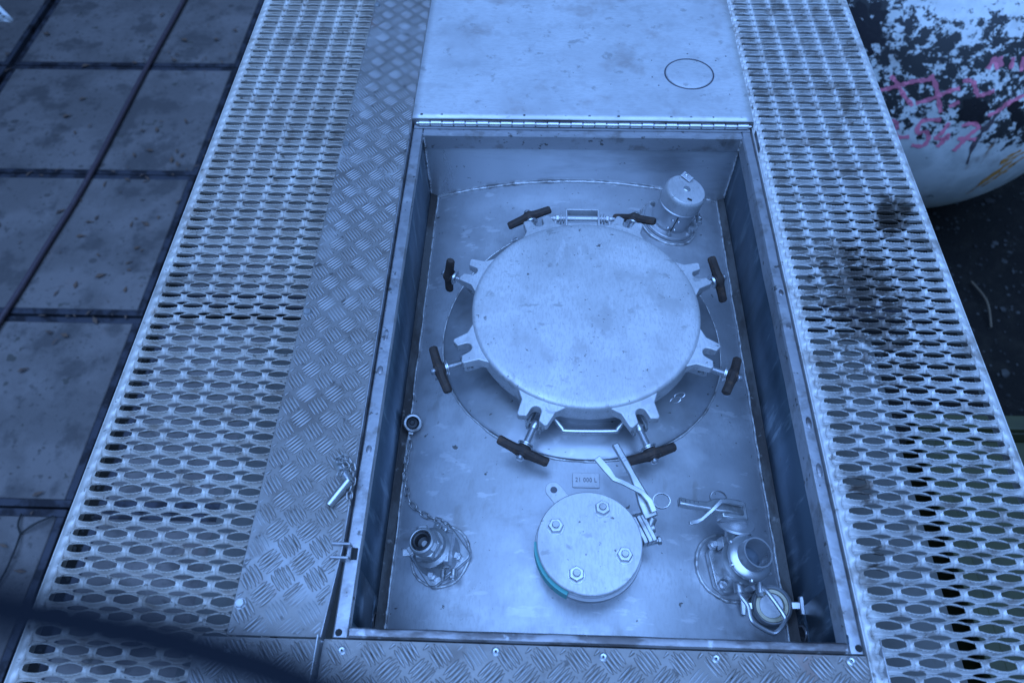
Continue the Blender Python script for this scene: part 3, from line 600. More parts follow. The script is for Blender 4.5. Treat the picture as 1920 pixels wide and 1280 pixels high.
for x, y in ((-.419, .256), (-.164, .262), (.013, .259), (.197, .262), (.416, .265)):
    b = MB(off @ T(x, y, -.004)); b.lathe([(.0022, -.001), (.0022, .0022), (.0045, .0026), (.0072, .0012), (.0075, 0)], n=20); r_ = b.build('rivet', 'bright', t)
    b = MB(off @ T(x, y, -.004)); b.lathe([(0, .0012), (.0023, .0012)], n=12); b.build('rivet_core', 'dark', r_); 
t = thing('upright_fin', 'thin bright upright metal fin left of the front checker plate', 'metal strip', (-.4565, .03, 0))
b = MB(); b.box((0, .0, .0), (.0026, .49, .045)); b.box((.006, -.0, -.021), (.012, .49, .003)); b.build('strip', 'bright', t, bevel=.0008)
t = thing('upright_fin', 'short dark bracket at the front right corner of the box', 'metal strip', (.466, .275, 0))
b = MB(); b.box((0, -.012, -.012), (.003, .07, .04)); b.box((-.008, -.012, -.031), (.014, .07, .003)); b.build('strip', 'rim', t, bevel=.0008)
t = thing('upright_fin', 'short bent bracket beside the back right corner of the box', 'metal strip', (.4465, 1.50, 0))
b = MB(); b.box((0, 0, -.002), (.0025, .07, .03)); b.build('strip', 'rimdark', t, bevel=.0008)
# ================================================================= MANHOLE
MX, MY = .003, .998
t = thing('manhole', 'large round steel manhole with eight forked lugs and swung open clamp bolts', 'manhole', (MX, MY, TZ))
def onto(r0, r1, h0, h1, n=120):   # ring hugging the curved tank top
    mb = MB(); V = []; prof = [(r0, h0-.02), (r0, h1), (r1-.006, h1), (r1, h1-.003), (r1+.002, h0-.02)]
    if r0 == 0: prof = prof[1:]
    for i in range(n):
        a = 2*math.pi*i/n
        for r, h in prof:
            x, y = r*math.cos(a), r*math.sin(a); V.append((x, y, tz(MX+x)-TZ+h))
    k = len(prof); mb.add(V, [(i*k+j, i*k+j+1, ((i+1) % n)*k+j+1, ((i+1) % n)*k+j) for i in range(n) for j in range(k-1)]); return mb
col = onto(.22, .334, 0, .0095).build('collar_plate', 'collar', t)
b = MB(Matrix.Translation((-MX, -MY, -TZ)))
bead(b, [(MX+.337*math.cos(i*math.pi/90), MY+.018+.337*math.sin(i*math.pi/90), tz(MX+.337*math.cos(i*math.pi/90))+.0012) for i in range(181)], .0026)
b.build('weld_bead', 'weld', col, smooth=60); 
for v_ in col.data.vertices: v_.co.y += .018
b = MB(); b.lathe([(.232, -.09), (.232, .074), (.243, .078), (.243, .088), (.22, .088), (.22, -.09)], n=96); nk = b.build('neck', 'steel', t)
b = MB(); b.lathe([(.228, .0885), (.241, .0885), (.241, .0915), (.228, .0915)], n=96); b.build('seal', 'rubber', t)
# lid
b = MB(); n = 128
pr = [(0, .1240), (.05, .1239), (.10, .1236), (.15, .1231), (.19, .1224), (.215, .1217), (.2380, .1211), (.2475, .1203), (.2530, .1182), (.2555, .1140), (.2562, .107), (.2565, .074), (.2545, .0775), (.2500, .0775), (.249, .092), (0, .092)]
b.lathe(pr, n=n); lid = b.build('lid', 'lid', t, smooth=50)
for v_ in lid.data.vertices:
    if v_.co.z > .11: v_.co.z += .0012*noise.noise(v_.co*9)
ARC = [(.2825-.0115*math.cos(a), .0115*math.sin(a)) for a in [math.pi/2*(k/5) for k in range(5, -6, -1)]]
LUG = [(.236, -.066), (.268, -.038), (.3005, -.034), (.304, -.029), (.2985, -.0135)] + [(x, -y) for x, y in ARC] + [(.2985, .0135), (.304, .029), (.3005, .034), (.268, .038), (.236, .066)]
for k in range(8):
    a = R(22.5+45*k); m = Matrix.Rotation(a, 4, 'Z')
    b = MB(m); V = []; n = len(LUG)
    top = [(x, y, .1195-(x-.236)*.14-abs(y)*.06*(x < .27)) for x, y in LUG]; bot = [(x, y, .084+(x-.236)*.10) for x, y in LUG]
    b.add(top+bot, [tuple(range(n)), tuple(range(2*n-1, n-1, -1))]+[(i, (i+1) % n, n+(i+1) % n, n+i) for i in range(n)])
    b.build('lug', 'lid', lid, bevel=.0022, seg=3)
def wingbar(mb, m, s=1.0):
    V = []; F = []; st_ = [(-.058, .0062, .0050, -.002), (-.054, .0082, .0062, -.002), (-.038, .0082, .0070, -.001), (-.018, .0085, .0082, 0), (-.006, .0100, .0125, 0), (.006, .0100, .0125, 0), (.018, .0085, .0082, 0), (.038, .0082, .0070, -.001), (.054, .0082, .0062, -.002), (.058, .0062, .0050, -.002)]
    for x, h, w, dz in st_:
        x *= s
        for q in range(8):
            an = math.pi/4*q+math.pi/8; V.append((x, w*1.3*math.cos(an), h*1.3*math.sin(an)+dz))
    for i in range(len(st_)-1):
        for q in range(8): F.append((i*8+q, i*8+(q+1) % 8, (i+1)*8+(q+1) % 8, (i+1)*8+q))
    F += [tuple(range(8)), tuple((len(st_)-1)*8+q for q in range(8))]; mb.add(V, F, m)
PSI = {0: -50, 1: 20, 2: 12, 3: 88, 4: 8, 5: 12, 6: 8, 7: 12}
TILT = {0: 8, 1: 12, 2: 12, 3: 6, 4: 4, 5: -6, 6: -6, 7: 4}
PLACE = ['on the right side nearest the relief valve', 'just left of the relief valve', 'left of the hinge', 'on the upper left side', 'on the lower left side', 'left of the lid handle', 'right of the lid handle', 'on the lower right side']
for k in range(8):
    a = R(22.5+45*k); piv = Matrix.Rotation(a, 4, 'Z') @ Matrix.Translation((.283, 0, .056)) @ Matrix.Rotation(R(90-TILT[k]), 4, 'Y')
    # frame: z axis points outward from the lid, x axis downwards
    b = MB(piv); screw(b, .0085, .076, Matrix.Translation((0, 0, .008)), 14); b.lathe([(0, -.012), (.006, -.011), (.010, -.006), (.0112, 0), (.010, .006), (.0085, .011), (0, .012)], Matrix.Rotation(math.pi/2, 4, 'X') if 0 else None, 14)
    sb = b.build('swing_bolt', 'bright', t, smooth=25); sb['label'] = 'threaded clamp bolt '+PLACE[k]
    b = MB(piv)
    for s_ in (-1, 1):
        o_ = [(-.013, -.045), (.013, -.045), (.014, -.008), (.014, .006), (.008, .014), (-.008, .014), (-.014, .006)]
        b.prism(o_, s_*.0135-.0030, s_*.0135+.0030, Matrix.Rotation(math.pi/2, 4, 'X'))
    b.tube([(0, -.021, 0), (0, .021, 0)], .0045, 10)
    for s_ in (-1, 1): b.hexa(.0075, 0, .005, T(0, s_*.0155, 0, rx=-s_*math.pi/2))
    b.build('clevis', 'casting', sb, bevel=.001)
    b = MB(piv); b.lathe([(.0078, .048), (.0175, .048), (.0175, .0505), (.0078, .0505)], n=24); b.lathe([(.0078, .0510), (.0145, .0510), (.0145, .0535), (.0078, .0535)], n=24); b.build('washer', 'bright', sb)
    b = MB(piv @ Matrix.Translation((0, 0, .066)) @ Matrix.Rotation(math.pi/2, 4, 'Z') @ Matrix.Rotation(-R(PSI[k]), 4, 'Z'))
    wingbar(b, None); b.lathe([(0, -.011), (.0135, -.011), (.0150, -.008), (.0140, .008), (.0120, .011), (0, .011)], n=18)
    b.build('wing_nut', 'rust', sb, bevel=.0008)
# lift handle
b = MB(Matrix.Translation((-MX, -MY, -TZ)))
P = [(-.079, .764, -.083), (-.073, .757, -.092), (-.048, .727, -.102), (-.038, .722, -.103), (.058, .724, -.103), (.068, .729, -.102), (.088, .752, -.092), (.092, .760, -.083)]
b.tube(bez(P, 4), .0052, 12); b.build('handle', 'bright', lid)
# hinge at the back
b = MB(); 
b.tube([(-.074, .297, .092), (.074, .297, .092)], .0065, 14)
for s_ in (-1, 1):
    b.hexa(.011, 0, .009, T(s_*.058, .297, .092, ry=s_*math.pi/2)); b.lathe([(0, 0), (.004, .002), (.0065, .012), (0, .012)], T(s_*.083, .297, .092, ry=-s_*math.pi/2), 12)
    b.disc(.014, 0, .003, T(s_*.052, .297, .092, ry=s_*math.pi/2), 20); b.disc(.0125, 0, .003, T(s_*.045, .297, .092, ry=s_*math.pi/2), 20)
    b.box((s_*.040, .293, .090), (.005, .058, .022)); b.box((s_*.067, .265, .078), (.006, .05, .03))
b.box((0, .319, .092), (.080, .005, .022)); b.box((0, .276, .084), (.080, .008, .02)); b.box((0, .29, .03), (.05, .012, .09))
b.build('hinge', 'lid', t, bevel=.0012)
# small chain loops hanging off the collar
b = MB(Matrix.Translation((-MX, -MY, -TZ)))
for cx, cy, r in ((.195, .800, .010), (.205, .812, .010), (-.165, 1.25, .007)):
    b.tube([(cx+r*math.cos(a), cy+r*.7*math.sin(a), -.10+.006*math.cos(a)) for a in [i*math.pi/8 for i in range(16)]], .0013, 6, closed=True)
b.build('wire_loop', 'bright', t)
# ================================================================= RELIEF VALVE
t = thing('relief_valve', 'cylindrical capped relief valve in the back right corner of the box', 'valve', tframe(.243, 1.398, 0))
def padding(t, r, nm='base_pad', h=.006):
    b = MB(); b.lathe([(0, h), (r-.004, h), (r, h*.3), (r+.003, -.01)], n=64); o = b.build(nm, 'steel', t)
    b = MB(); m0 = [(r*math.cos(i*math.pi/60)+.0, r*math.sin(i*math.pi/60), .0015) for i in range(121)]; bead(b, m0, .0032); b.build('weld_bead', 'weld', o, smooth=60); return o
padding(t, .078)
b = MB(); b.lathe([(0, .017), (.069, .017), (.071, .015), (.071, .008), (.066, .006)], n=64); b.build('flange', 'steel', t)
b = MB(); b.lathe([(.054, .017), (.0535, .022), (.052, .024), (.052, .075), (.0545, .078), (.056, .080), (.056, .083), (.0535, .085), (.0525, .087), (.0525, .108), (.053, .110)], n=64); b.build('body', 'steel', t)
b = MB(); b.lathe([(.0535, .084), (.0545, .088), (.0545, .116), (.0530, .1225), (.0490, .1265), (.02, .1285), (0, .129)], n=64); cap = b.build('cap', 'lid', t)
b = MB(); b.lathe([(0, .1315), (.008, .1313), (.0095, .130), (.0095, .128)], n=24); b.build('cap_button', 'bright', cap)
b = MB(T(.004, -.036, .1285, rz=-.35)); b.box((0, 0, 0), (.012, .005, .0015)); b.build('cap_slot', 'dark', cap)
b = MB(T(.003, .040, .132, rz=R(-42), rx=R(14))); b.box((0, 0, .002), (.030, .017, .0022)); b.box((-.013, 0, -.002), (.0022, .017, .010)); b.lathe([(0, .0065), (.004, .0055), (.005, .003)], T(-.004, .002, 0), 12); b.build('cap_tab', 'bright', cap, bevel=.0006)
b = MB(); a0 = R(-97)
b.box((.0525, 0, .047), (.0016, .0022, .058), Matrix.Rotation(a0, 4, 'Z')); b.build('body_slit', 'dark', t)
for da, z in ((-.16, .060), (.14, .060), (-.20, .030), (.14, .030)):
    b = MB(Matrix.Rotation(a0+da, 4, 'Z') @ T(.052, 0, z, ry=math.pi/2)); b.lathe([(0, .004), (.0025, .0036), (.0042, .001), (.0044, -.001)], n=14); b.build('screw', 'bright', t)
for i in range(6):
    a = R(20+60*i); b = MB(T(.0625*math.cos(a), .0625*math.sin(a), .017, rz=a)); b.hexa(.0072, 0, .006); b.disc(.0042, .006, .010, n=12); b.build('hex_bolt', 'casting', t)
b = MB(T(.060, -.022, 0)); b.prism([(-.012, 0), (.012, 0), (.010, .045), (.006, .052), (-.002, .052), (-.007, .045)], -.003, .003, T(0, 0, .012, rx=math.pi/2, rz=-.4)); b.tube([(0, -.012, .055), (0, .014, .055)], .0065, 12); b.hexa(.009, 0, .007, T(0, -.012, .055, rx=math.pi/2)); b.build('side_ear', 'casting', t, bevel=.001)
# ================================================================= BLIND FLANGE
t = thing('blind_flange', 'flat round blanking flange with four hex nuts over a teal gasket', 'flange', (0, .4723, tz(0)))
off = Matrix.Translation((0, -.4723, -tz(0)))
b = MB(); b.lathe([(0, .096), (.097, .096), (.099, .0945), (.099, .0875), (.098, .0865), (0, .0865)], n=96); dp = b.build('blanking_disc', 'lid', t)
b = MB(); b.lathe([(.08, .083), (.0955, .083), (.0955, .068), (.08, .068)], n=80); b.build('valve_ring', 'casting', t)
b = MB(); b.lathe([(.07, .0865), (.0865, .0865), (.0865, .083), (.07, .083)], n=64); b.build('seal', 'rubber', t)
b = MB(); b.lathe([(.07, .066), (.1015, .066), (.1025, .064), (.1025, .056), (.099, .054), (.0885, .050), (.088, -.02)], n=96); b.build('pipe_flange', 'steel', t)
b = MB(); k = 22; V = []
for i in range(k+1):
    a = R(178+i*68/k)
    for r, z in ((.094, .078), (.1035, .078), (.1035, .050), (.094, .050)): V.append((r*math.cos(a), r*math.sin(a), z))
b.add(V, [(i*4+j, i*4+(j+1) % 4, i*4+4+(j+1) % 4, i*4+4+j) for i in range(k) for j in range(4)]+[(0, 1, 2, 3), (k*4, k*4+1, k*4+2, k*4+3)]); b.build('gasket', 'teal', t)
b = MB(T(-.060, .094, .0885, rz=R(128))); o_ = [(-.03, -.016)]+[(.012+.016*math.cos(a), .016*math.sin(a)) for a in [R(-90+i*15) for i in range(13)]]+[(-.03, .016)]
b.prism(o_, 0, .004); ear = b.build('ear', 'lid', dp, bevel=.0008)
b = MB(T(-.060, .094, .0929, rz=R(128))); b.lathe([(0, 0), (.0068, 0), (.007, -.001)], T(.011, 0, 0), 20); b.build('ear_hole', 'ink', ear)
for i, a in enumerate((72, 162, 252, 342)):
    a = R(a-4); b = MB(T(.0685*math.cos(a), .0685*math.sin(a), .096, rz=a*2.3)); b.lathe([(0, .001), (.0158, .001), (.016, 0)], n=24); b.hexa(.0150, .001, .0130); nt_ = b.build('hex_nut', 'bright', dp)
    b = MB(T(.0685*math.cos(a), .0685*math.sin(a), .1085)); b.lathe([(.0072, -.002), (.0072, .0045), (.006, .006), (0, .006)], n=20); b.build('stud_end', 'casting', nt_)
# butterfly valve lever
t = thing('butterfly_valve_handle', 'forked lever handle clamped at the right side of the blanking flange', 'handle', (.103, .50, -.10))
off = Matrix.Translation((-.103, -.50, .10))
b = MB(off)
D = Vector((.035, .075, .008)).normalized()
for q, r_ in ((0, .0), (.009, .001), (.017, 0)):
    b.prism([(-.013, -.024), (.013, -.024), (.016, -.016), (.016, .030), (.010, .038), (-.010, .038), (-.016, .030), (-.016, -.016)], -.0042, .0042, T(.100+q, .502+.3*q, -.098, ry=math.pi/2, rz=R(24)))
b.tube([(.098, .505, -.10), (.128, .516, -.10)], .010, 14); b.tube([(.110, .486, -.105), (.136, .493, -.105)], .006, 12); b.hexa(.009, 0, .007, axis(Vector((.134, .492, -.105)), Vector((.15, .496, -.105))))
b.tube([(.120, .520, -.098), (.126, .533, -.09)], .009, 12)
b.build('clamp_block', 'casting', t, bevel=.0012)
def flatbar(mb, pts, w, th, up_=(0, 0, 1)):
    P = [Vector(p) for p in pts]; V = []; ws = w if isinstance(w, (list, tuple)) else [w]*len(P)
    for i, p in enumerate(P):
        tt = (P[min(i+1, len(P)-1)]-P[max(i-1, 0)]).normalized(); s_ = tt.cross(Vector(up_)).normalized(); n_ = s_.cross(tt)
        for a, c in ((-1, -1), (1, -1), (1, 1), (-1, 1)): V.append(tuple(p+s_*ws[i]/2*a+n_*th/2*c))
    F = [(i*4+j, i*4+(j+1) % 4, i*4+4+(j+1) % 4, i*4+4+j) for i in range(len(P)-1) for j in range(4)]+[(3, 2, 1, 0), tuple((len(P)-1)*4+j for j in range(4))]
    mb.add(V, F)
b = MB(off); flatbar(b, [(.122, .530, -.085), (.110, .560, -.078), (.102, .580, -.075), (.088, .612, -.070), (.078, .632, -.068), (.0560, .676, -.066)], [.028, .028, .020, .013, .014, .0145], .010)
lv = b.build('lever', 'casting', t, bevel=.0028)
b = MB(off)
for i in range(6): b.box((0, 0, 0), (.006, .0008, .0006), T(.0595+.0035*i*.85, .669-.0035*i*1.7, -.0622-.0001*i, rz=R(30)))
b.build('scale_marks', 'ink', lv)
b = MB(off); flatbar(b, [(.126, .536, -.070), (.118, .556, -.064), (.104, .572, -.062), (.068, .594, -.066), (.052, .600, -.066), (.038, .618, -.062), (.018, .642, -.060)], [.012, .012, .010, .010, .011, .0155, .0145], .005)
b.build('trigger', 'bright', t, bevel=.0015)
b = MB(off)
for dz in (0, .003): b.tube([(.142+.0165*math.cos(a), .560+.0135*math.sin(a), -.074+dz+.004*math.sin(a)) for a in [i*math.pi/14+dz*60 for i in range(28)]], .0011, 6, closed=True)
b.build('split_ring', 'bright', t)
# ================================================================= CAPACITY PLATE
t = thing('capacity_plate', 'small engraved capacity plate reading 21 000 L above the blanking flange', 'name plate', (.0035, .636, tz(0)))
b = MB(); o_ = [(-.0265, -.0165), (.0265, -.0165), (.0285, -.0145), (.0285, .0145), (.0265, .0165), (-.0265, .0165), (-.0285, .0145), (-.0285, -.0145)]
b.prism(o_, -.002, .0035); b.build('plate', 'lid', t, bevel=.0008)
b = MB(); b.ring(0, 0, 0, 0) if 0 else None
for s_ in (-1, 1): b.box((0, s_*.0135, .0037), (.05, .0009, .0008)); b.box((s_*.0255, 0, .0037), (.0009, .026, .0008))
b.build('border', 'steel', t)
cu = bpy.data.curves.new('lettering', 'FONT'); cu.body = '21 000 L'; cu.size = .0135; cu.align_x = 'CENTER'; cu.align_y = 'CENTER'; cu.extrude = .0003; cu.space_character = 1.12
tmp = bpy.data.objects.new('tmp', cu); C.objects.link(tmp); bpy.context.view_layer.update()
me = bpy.data.meshes.new_from_object(tmp.evaluated_get(bpy.context.evaluated_depsgraph_get())); bpy.data.objects.remove(tmp)
me.materials.clear(); me.materials.append(M['ink']); o = bpy.data.objects.new('lettering', me); C.objects.link(o); o.parent = t; o.location = (0, 0, .0038); o.scale = (.84, 1.05, 1)
# ================================================================= AIR LINE VALVE (left)
t = thing('airline_valve', 'small cast air valve with open rubber lined outlet at the chain end', 'valve', tframe(-.292, .479, 0))
padding(t, .0625, h=.005)
b = MB(T(0, .002, .0055, rz=R(38))); o_ = []
for cx, cy in ((-.039, -.039), (.039, -.039), (.039, .039), (-.039, .039)):
    a0 = math.atan2(cy, cx)
    o_ += [(cx+.0125*math.cos(a0+R(d)), cy+.0125*math.sin(a0+R(d))) for d in (-50, -25, 0, 25, 50)]
b.prism(o_, 0, .011); b.build('flange', 'casting', t, bevel=.002)
b = MB(Matrix.Diagonal((1.14, 1.14, 1.05, 1))); b.lathe([(.042, .012), (.041, .022), (.038, .030), (.036, .040), (.033, .046), (.035, .050), (.035, .055), (.029, .060), (.027, .068), (0, .068)], n=48); b.build('body', 'casting', t)
b = MB(T(-.004, -.001, 0) @ Matrix.Diagonal((1.1, 1.1, 1.03, 1))); b.hexa(.031, .060, .080); b.lathe([(.024, .078), (.0245, .092), (.023, .098), (.0205, .100), (.0185, .100), (.0180, .094)], n=40)
for i in range(3):
    a = R(95+i*120); b.box((.024, 0, .088), (.012, .016, .010), Matrix.Rotation(a, 4, 'Z'))
cl = b.build('outlet_coupling', 'casting', t, bevel=.0012)
b = MB(T(-.004, -.001, 0)); b.lathe([(.0185, .0995), (.0165, .101), (.0135, .100), (.0125, .085), (.0, .080)], n=36); b.build('rubber_seal', 'rubber', cl)
for i, (x, y) in enumerate(((.044, -.010), (-.006, -.046), (-.044, .012), (.010, .048))):
    b = MB(T(x, y, .0165, rz=i)); b.hexa(.0095, 0, .0085); b.disc(.0055, .0085, .0165, n=14); b.build('hex_bolt', 'bright', t)
b = MB(T(.034, .000, .040, rz=R(-4), rx=R(0))); b.prism([(-.033, -.005), (.026, -.005), (.030, .0), (.030, .014), (.024, .018), (-.030, .018), (-.034, .010)], -.0065, .0065, T(0, 0, 0, rx=math.pi/2, rz=math.pi/2)); b.build('lever', 'steel', t, bevel=.0025)
b = MB(); 
for i in range(9): b.lathe([(.0052, 0), (.0062, .0012), (.0052, .0024)], T(.020, -.030-.0024*i*0, .030, rx=math.pi/2) @ Matrix.Translation((0, 0, i*.0026)), 12)
b.tube([(.020, -.026, .030), (.020, -.060, .030)], .004, 10); b.tube([(.040, -.036, .026), (.040, -.058, .026)], .006, 12); b.hexa(.009, 0, .006, T(.040, -.050, .026, rx=math.pi/2))
b.box((.022, -.030, .034), (.022, .012, .010)); b.build('lever_spring', 'casting', t, bevel=.0006)
for x, y, z, a in ((-.052, -.004, .045, 10), (.004, .046, .045, 80), (-.03, .038, .052, 140)):
    b = MB(T(x, y, z, rz=R(a), ry=R(20))); b.prism([(-.012, -.007), (.006, -.007), (.011, 0), (.006, .007), (-.012, .007)], -.003, .003); b.lathe([(.0, .0035), (.003, .0035), (.0034, .003)], T(.004, 0, 0), 12); b.build('cam_ear', 'casting', t, bevel=.0012)
# ================================================================= BALL VALVE (right)
t = thing('ball_valve', 'quarter turn valve with open ring outlet and wire bail near the front right corner', 'valve', tframe(.284, .472, 0) @ Matrix.Scale(1.10, 4))
padding(t, .0605, h=.005)
b = MB(T(.004, -.004, .0055, rz=R(8))); s_ = .044; c_ = .014
b.prism([(-s_+c_, -s_), (s_-c_, -s_), (s_, -s_+c_), (s_, s_-c_), (s_-c_, s_), (-s_+c_, s_), (-s_, s_-c_), (-s_, -s_+c_)], 0, .013); fl = b.build('flange', 'casting', t, bevel=.0025)
for i in range(9):
    b = MB(T(-.036, .022-.0052*i, .0188, rz=R(8))); b.box((0, 0, 0), (.005, .0012, .0006), T(0, 0, 0, rz=.6*math.sin(i*2.3))); b.box((.0 , .0014, 0), (.0012, .003, .0006))
    b.build('cast_mark', 'bright', fl)
for i, (x, y) in enumerate(((-.034, .032), (.040, .030), (-.026, -.040), (.044, -.034))):
    b = MB(T(x, y, .0185, rz=i)); b.hexa(.0088, 0, .0085); b.disc(.0052, .0085, .013, n=14); b.build('hex_bolt', 'bright', t)
b = MB(T(.003, -.004, 0)); b.lathe([(.039, .018), (.0385, .030), (.037, .042), (.038, .050), (.041, .054), (.041, .060), (.037, .064), (.034, .068), (.034, .076)], n=56); b.build('body', 'casting', t)
b = MB(T(.003, -.004, 0)); b.lathe([(.036, .074), (.040, .075), (.041, .079), (.038, .083), (.032, .085), (.028, .087), (.0272, .106), (.0265, .108), (.0238, .108), (.0232, .106), (.0232, .074), (.0225, .071), (.0240, .068), (.0220, .054), (.0215, .030)], n=64)
for i in range(6):
    a = R(25+60*i); b.lathe([(0, .004), (.003, .0035), (.0045, 0)], T(.040*math.cos(a), .040*math.sin(a), .080, rz=a, ry=math.pi/2), 12)
b.build('outlet_ring', 'bright', t)
b = MB(T(.003, -.004, 0)); b.lathe([(0, .050), (.012, .049), (.0218, .044)], n=40); b.build('valve_ball', 'wall', t)
b = MB(); b.tube([(0, .022, .034), (-.006, .066, .064)], .0185, 20); b.box((-.022, .030, .040), (.016, .020, .022)); b.box((.024, .030, .038), (.014, .018, .02)); b.box((.018, .046, .046), (.014, .012, .012)); b.build('stem', 'casting', t, bevel=.001)
b = MB(axis(Vector((-.006, .060, .060)), Vector((-.008, .070, .074)))); b.lathe([(0, -.004), (.022, -.004), (.033, .001), (.0345, .003), (.033, .0065), (.020, .0080), (0, .008)], n=40); b.lathe([(0, .005), (.020, .005), (.020, .016), (0, .016)], n=30); b.build('index_disc', 'steel', t)
b = MB(); flatbar(b, [(-.004, .080, .086), (-.034, .081, .086), (-.056, .079, .085), (-.070, .077, .084), (-.096, .077, .083), (-.124, .080, .082)], [.030, .030, .026, .016, .014, .0155], .014, (0, .2, 1)); b.box((-.020, .076, .077), (.050, .034, .026)); lv = b.build('lever', 'casting', t, bevel=.003)
b = MB()
for i in range(5): b.box((-.121+.008*i, .0795, .0896), (.0008, .006, .0006))
b.build('scale_marks', 'ink', lv)
b = MB(); flatbar(b, [(-.006, .084, .098), (-.036, .086, .099), (-.050, .084, .099), (-.066, .068, .094), (-.086, .050, .088), (-.096, .045, .086), (-.108, .042, .085)], [.008, .0085, .008, .0065, .006, .008, .007], .006); b.build('trigger', 'bright', t, bevel=.001)
b = MB(); 
for dz in (0, .003): b.tube([(-.034+.0165*math.cos(a), .106+.0125*math.sin(a), .062+dz+.003*math.sin(a)) for a in [i*math.pi/14 for i in range(28)]], .0012, 6, closed=True)
b.build('split_ring', 'bright', t)
b = MB(); P = [(-.006, -.046, .040), (-.005, -.060, .044), (.004, -.078, .048), (.006, -.098, .048), (.014, -.108, .048), (.040, -.120, .050), (.052, -.116, .052), (.066, -.100, .054), (.066, -.088, .054), (.048, -.056, .050), (.040, -.042, .044)]
b.tube(bez(P, 4), .0040, 10); b.build('wire_bail', 'bright', t)
b = MB(T(-.004, -.046, .040, rx=math.pi/2)); b.disc(.009, -.010, .010, n=18); b.hexa(.007, .012, .020); b.build('bail_pivot', 'casting', t)
b = MB(T(.036, -.044, .040, rx=math.pi/2)); b.disc(.007, -.010, .008, n=18); b.hexa(.006, .008, .014); b.build('bail_pivot', 'casting', t)
b = MB(); b.tube([(.020, .032, .060), (.030, .026, .066), (.026, .038, .066), (.018, .030, .070)], .0014, 6); b.build('lock_wire', 'bright', t)
# ================================================================= LOOSE DUST CAP
t = thing('dust_cap', 'round coupling cap with cream seal lying open beside the wire bail', 'cap', Matrix.Translation((.360, .400, tz(.36)+.027)) @ Matrix.Rotation(R(-8), 4, 'Y') @ Matrix.Rotation(R(16), 4, 'X'))
b = MB(); b.lathe([(.0, -.014), (.034, -.014), (.036, -.010), (.036, -.002), (.0385, .0), (.0385, .005), (.036, .007), (.0355, .012), (.033, .0135), (.031, .0125), (.0305, .0), (0, -.003)], n=56); b.build('shell', 'collar', t)
b = MB(); b.lathe([(.0305, .004), (.0300, .0105), (.024, .0110), (.0225, .006), (.0225, .003)], n=48); b.build('seal', 'cream', t)
for s_ in (-1, 1):
    b = MB(T(s_*.041, 0, .004)); b.box((s_*.004, 0, 0), (.018, .014, .010)); b.prism([(-.004, -.016), (.004, -.018), (.006, 0), (.004, .018), (-.004, .016)], -.006, .010, T(s_*.014, 0, 0)); b.build('cam_arm', 'bright', t, bevel=.0018)
# ================================================================= CHAIN WITH RING PLUG
def link(mb, p, q, r, roll_):
    d = (q-p); L = d.length; c = (p+q)/2; m = Matrix.Translation(c) @ d.to_track_quat('X', 'Z').to_matrix().to_4x4() @ Matrix.Rotation(roll_, 4, 'X')
    a, w = L/2+r*.9, .0050; pts = []
    for i in range(16):
        an = 2*math.pi*i/16; x = math.copysign(max(0, a-w)*1.0, math.cos(an))+w*math.cos(an); pts.append(m @ Vector((x, w*math.sin(an), 0)))
    mb.tube(pts, r, 6, closed=True)
def chain(name, P, lab, step=.0145, group=None, parent=None):
    P = bez(P, 30); t_ = parent; pos = [P[0]]; acc = 0
    for a, c in zip(P, P[1:]):
        acc += (c-a).length
        if acc >= step: pos.append(c.copy()); acc = 0
    for i, (a, c) in enumerate(zip(pos, pos[1:])):
        mb = MB(); link(mb, a-org, c-org, .0015, R(20) if i % 2 else R(100)); mb.build('link', 'chain', parent)
    return pos
org = Vector((-.388, .70, tz(-.388)))
t = thing('chain', 'slack steel chain running down from the ring plug to the air valve', 'chain', org)
chain('chain', [(-.391, .765, -.214), (-.386, .735, -.216), (-.390, .706, -.217), (-.389, .66, -.216), (-.380, .625, -.214), (-.374, .606, -.212), (-.352, .580, -.207), (-.320, .560, -.198), (-.293, .548, -.186), (-.276, .525, -.165)], '', parent=t, step=.0185)
t = thing('ring_plug', 'round steel plug with dark bore on the weld at the top of the chain', 'plug', Matrix.Translation((-.384, .785, tz(-.384)+.022)) @ Matrix.Rotation(R(14), 4, 'Y') @ Matrix.Rotation(R(28), 4, 'X'))
b = MB(); b.lathe([(.0, -.016), (.017, -.016), (.019, -.012), (.0215, .0), (.0215, .010), (.019, .014), (.0150, .0145), (.0138, .012), (.0135, .0)], n=40); b.box((0, -.022, .0), (.010, .008, .008)); b.build('shell', 'chain', t)
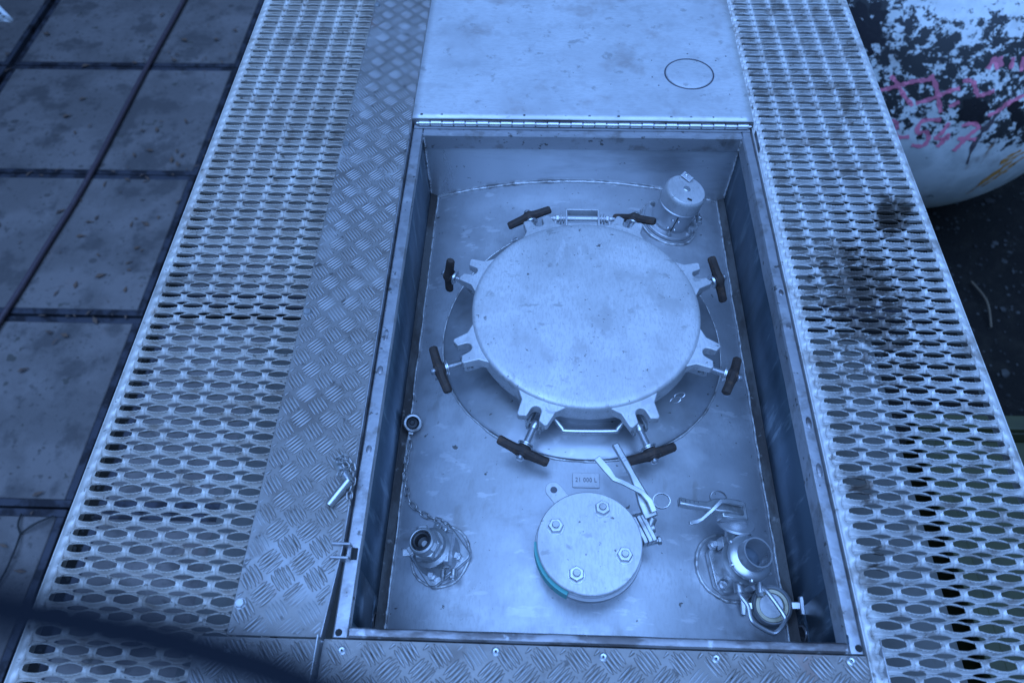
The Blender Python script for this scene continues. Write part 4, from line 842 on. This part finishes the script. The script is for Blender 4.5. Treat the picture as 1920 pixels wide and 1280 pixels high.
b = MB(); b.lathe([(.0137, .011), (.0125, .008), (.012, -.002), (.006, -.003), (.005, .0), (0, .001)], n=32); b.build('bore', 'rubber', t)
# ================================================================= T PIN WITH CHAIN
org = Vector((-.478+.012, .54, ZP))
t = thing('toggle_pin', 'bright tubular locking pin lying on the left checker plate beside the box', 'pin', org)
org = Vector((-.478, .54, ZP))
b = MB(); b.tube([Vector(p)-org for p in ((-.489, .497, .022), (-.4625, .538, .026), (-.4595, .543, .026))], [.0078, .0085, .0085], 18); b.build('barrel', 'bright', t)
b = MB(); b.tube([Vector(p)-org for p in ((-.489, .583, .022), (-.462, .548, .024), (-.458, .540, .024))], [.0085, .0095, .009], 18); b.build('head', 'bright', t)
b = MB(); b.lathe([(0, .0003), (.0062, .0003)], axis(Vector((-.4896, .4960, .0219))-org, Vector((-.515, .456, .018))-org), 16); b.build('bore', 'dark', t)
org = Vector((-.458, .57, ZP))
t = thing('chain', 'short tangled chain wrapped round the locking pin on the checker plate', 'chain', org)
org = Vector((-.47, .57, ZP))
chain('chain', [(-.452, .500, .012), (-.456, .520, .016), (-.452, .545, .022), (-.455, .570, .030), (-.464, .584, .034), (-.476, .588, .034), (-.488, .580, .032), (-.480, .572, .034), (-.470, .574, .036), (-.462, .566, .034), (-.472, .560, .034), (-.480, .553, .030), (-.477, .545, .022)], '', parent=t, step=.0125)
# ================================================================= STRAP NEAR THE CAMERA
b = MB(); P = [(-0.1848, 0.0215, 1.2212), (-0.1781, 0.0213, 1.2154), (-0.1729, 0.0208, 1.2114), (-0.1671, 0.0206, 1.2076), (-0.1616, 0.0202, 1.2044), (-0.1562, 0.0197, 1.2016), (-0.1506, 0.0187, 1.199), (-0.1449, 0.0176, 1.1968), (-0.1394, 0.0158, 1.1949), (-0.1311, 0.0126, 1.1925), (-0.1203, 0.0072, 1.1906)]
b.tube(bez(P, 4), .0037, 16, flat=.8); o = b.build('strap', 'navy'); tag(o, 'blurred dark navy strap crossing close in the lower left corner', 'strap')
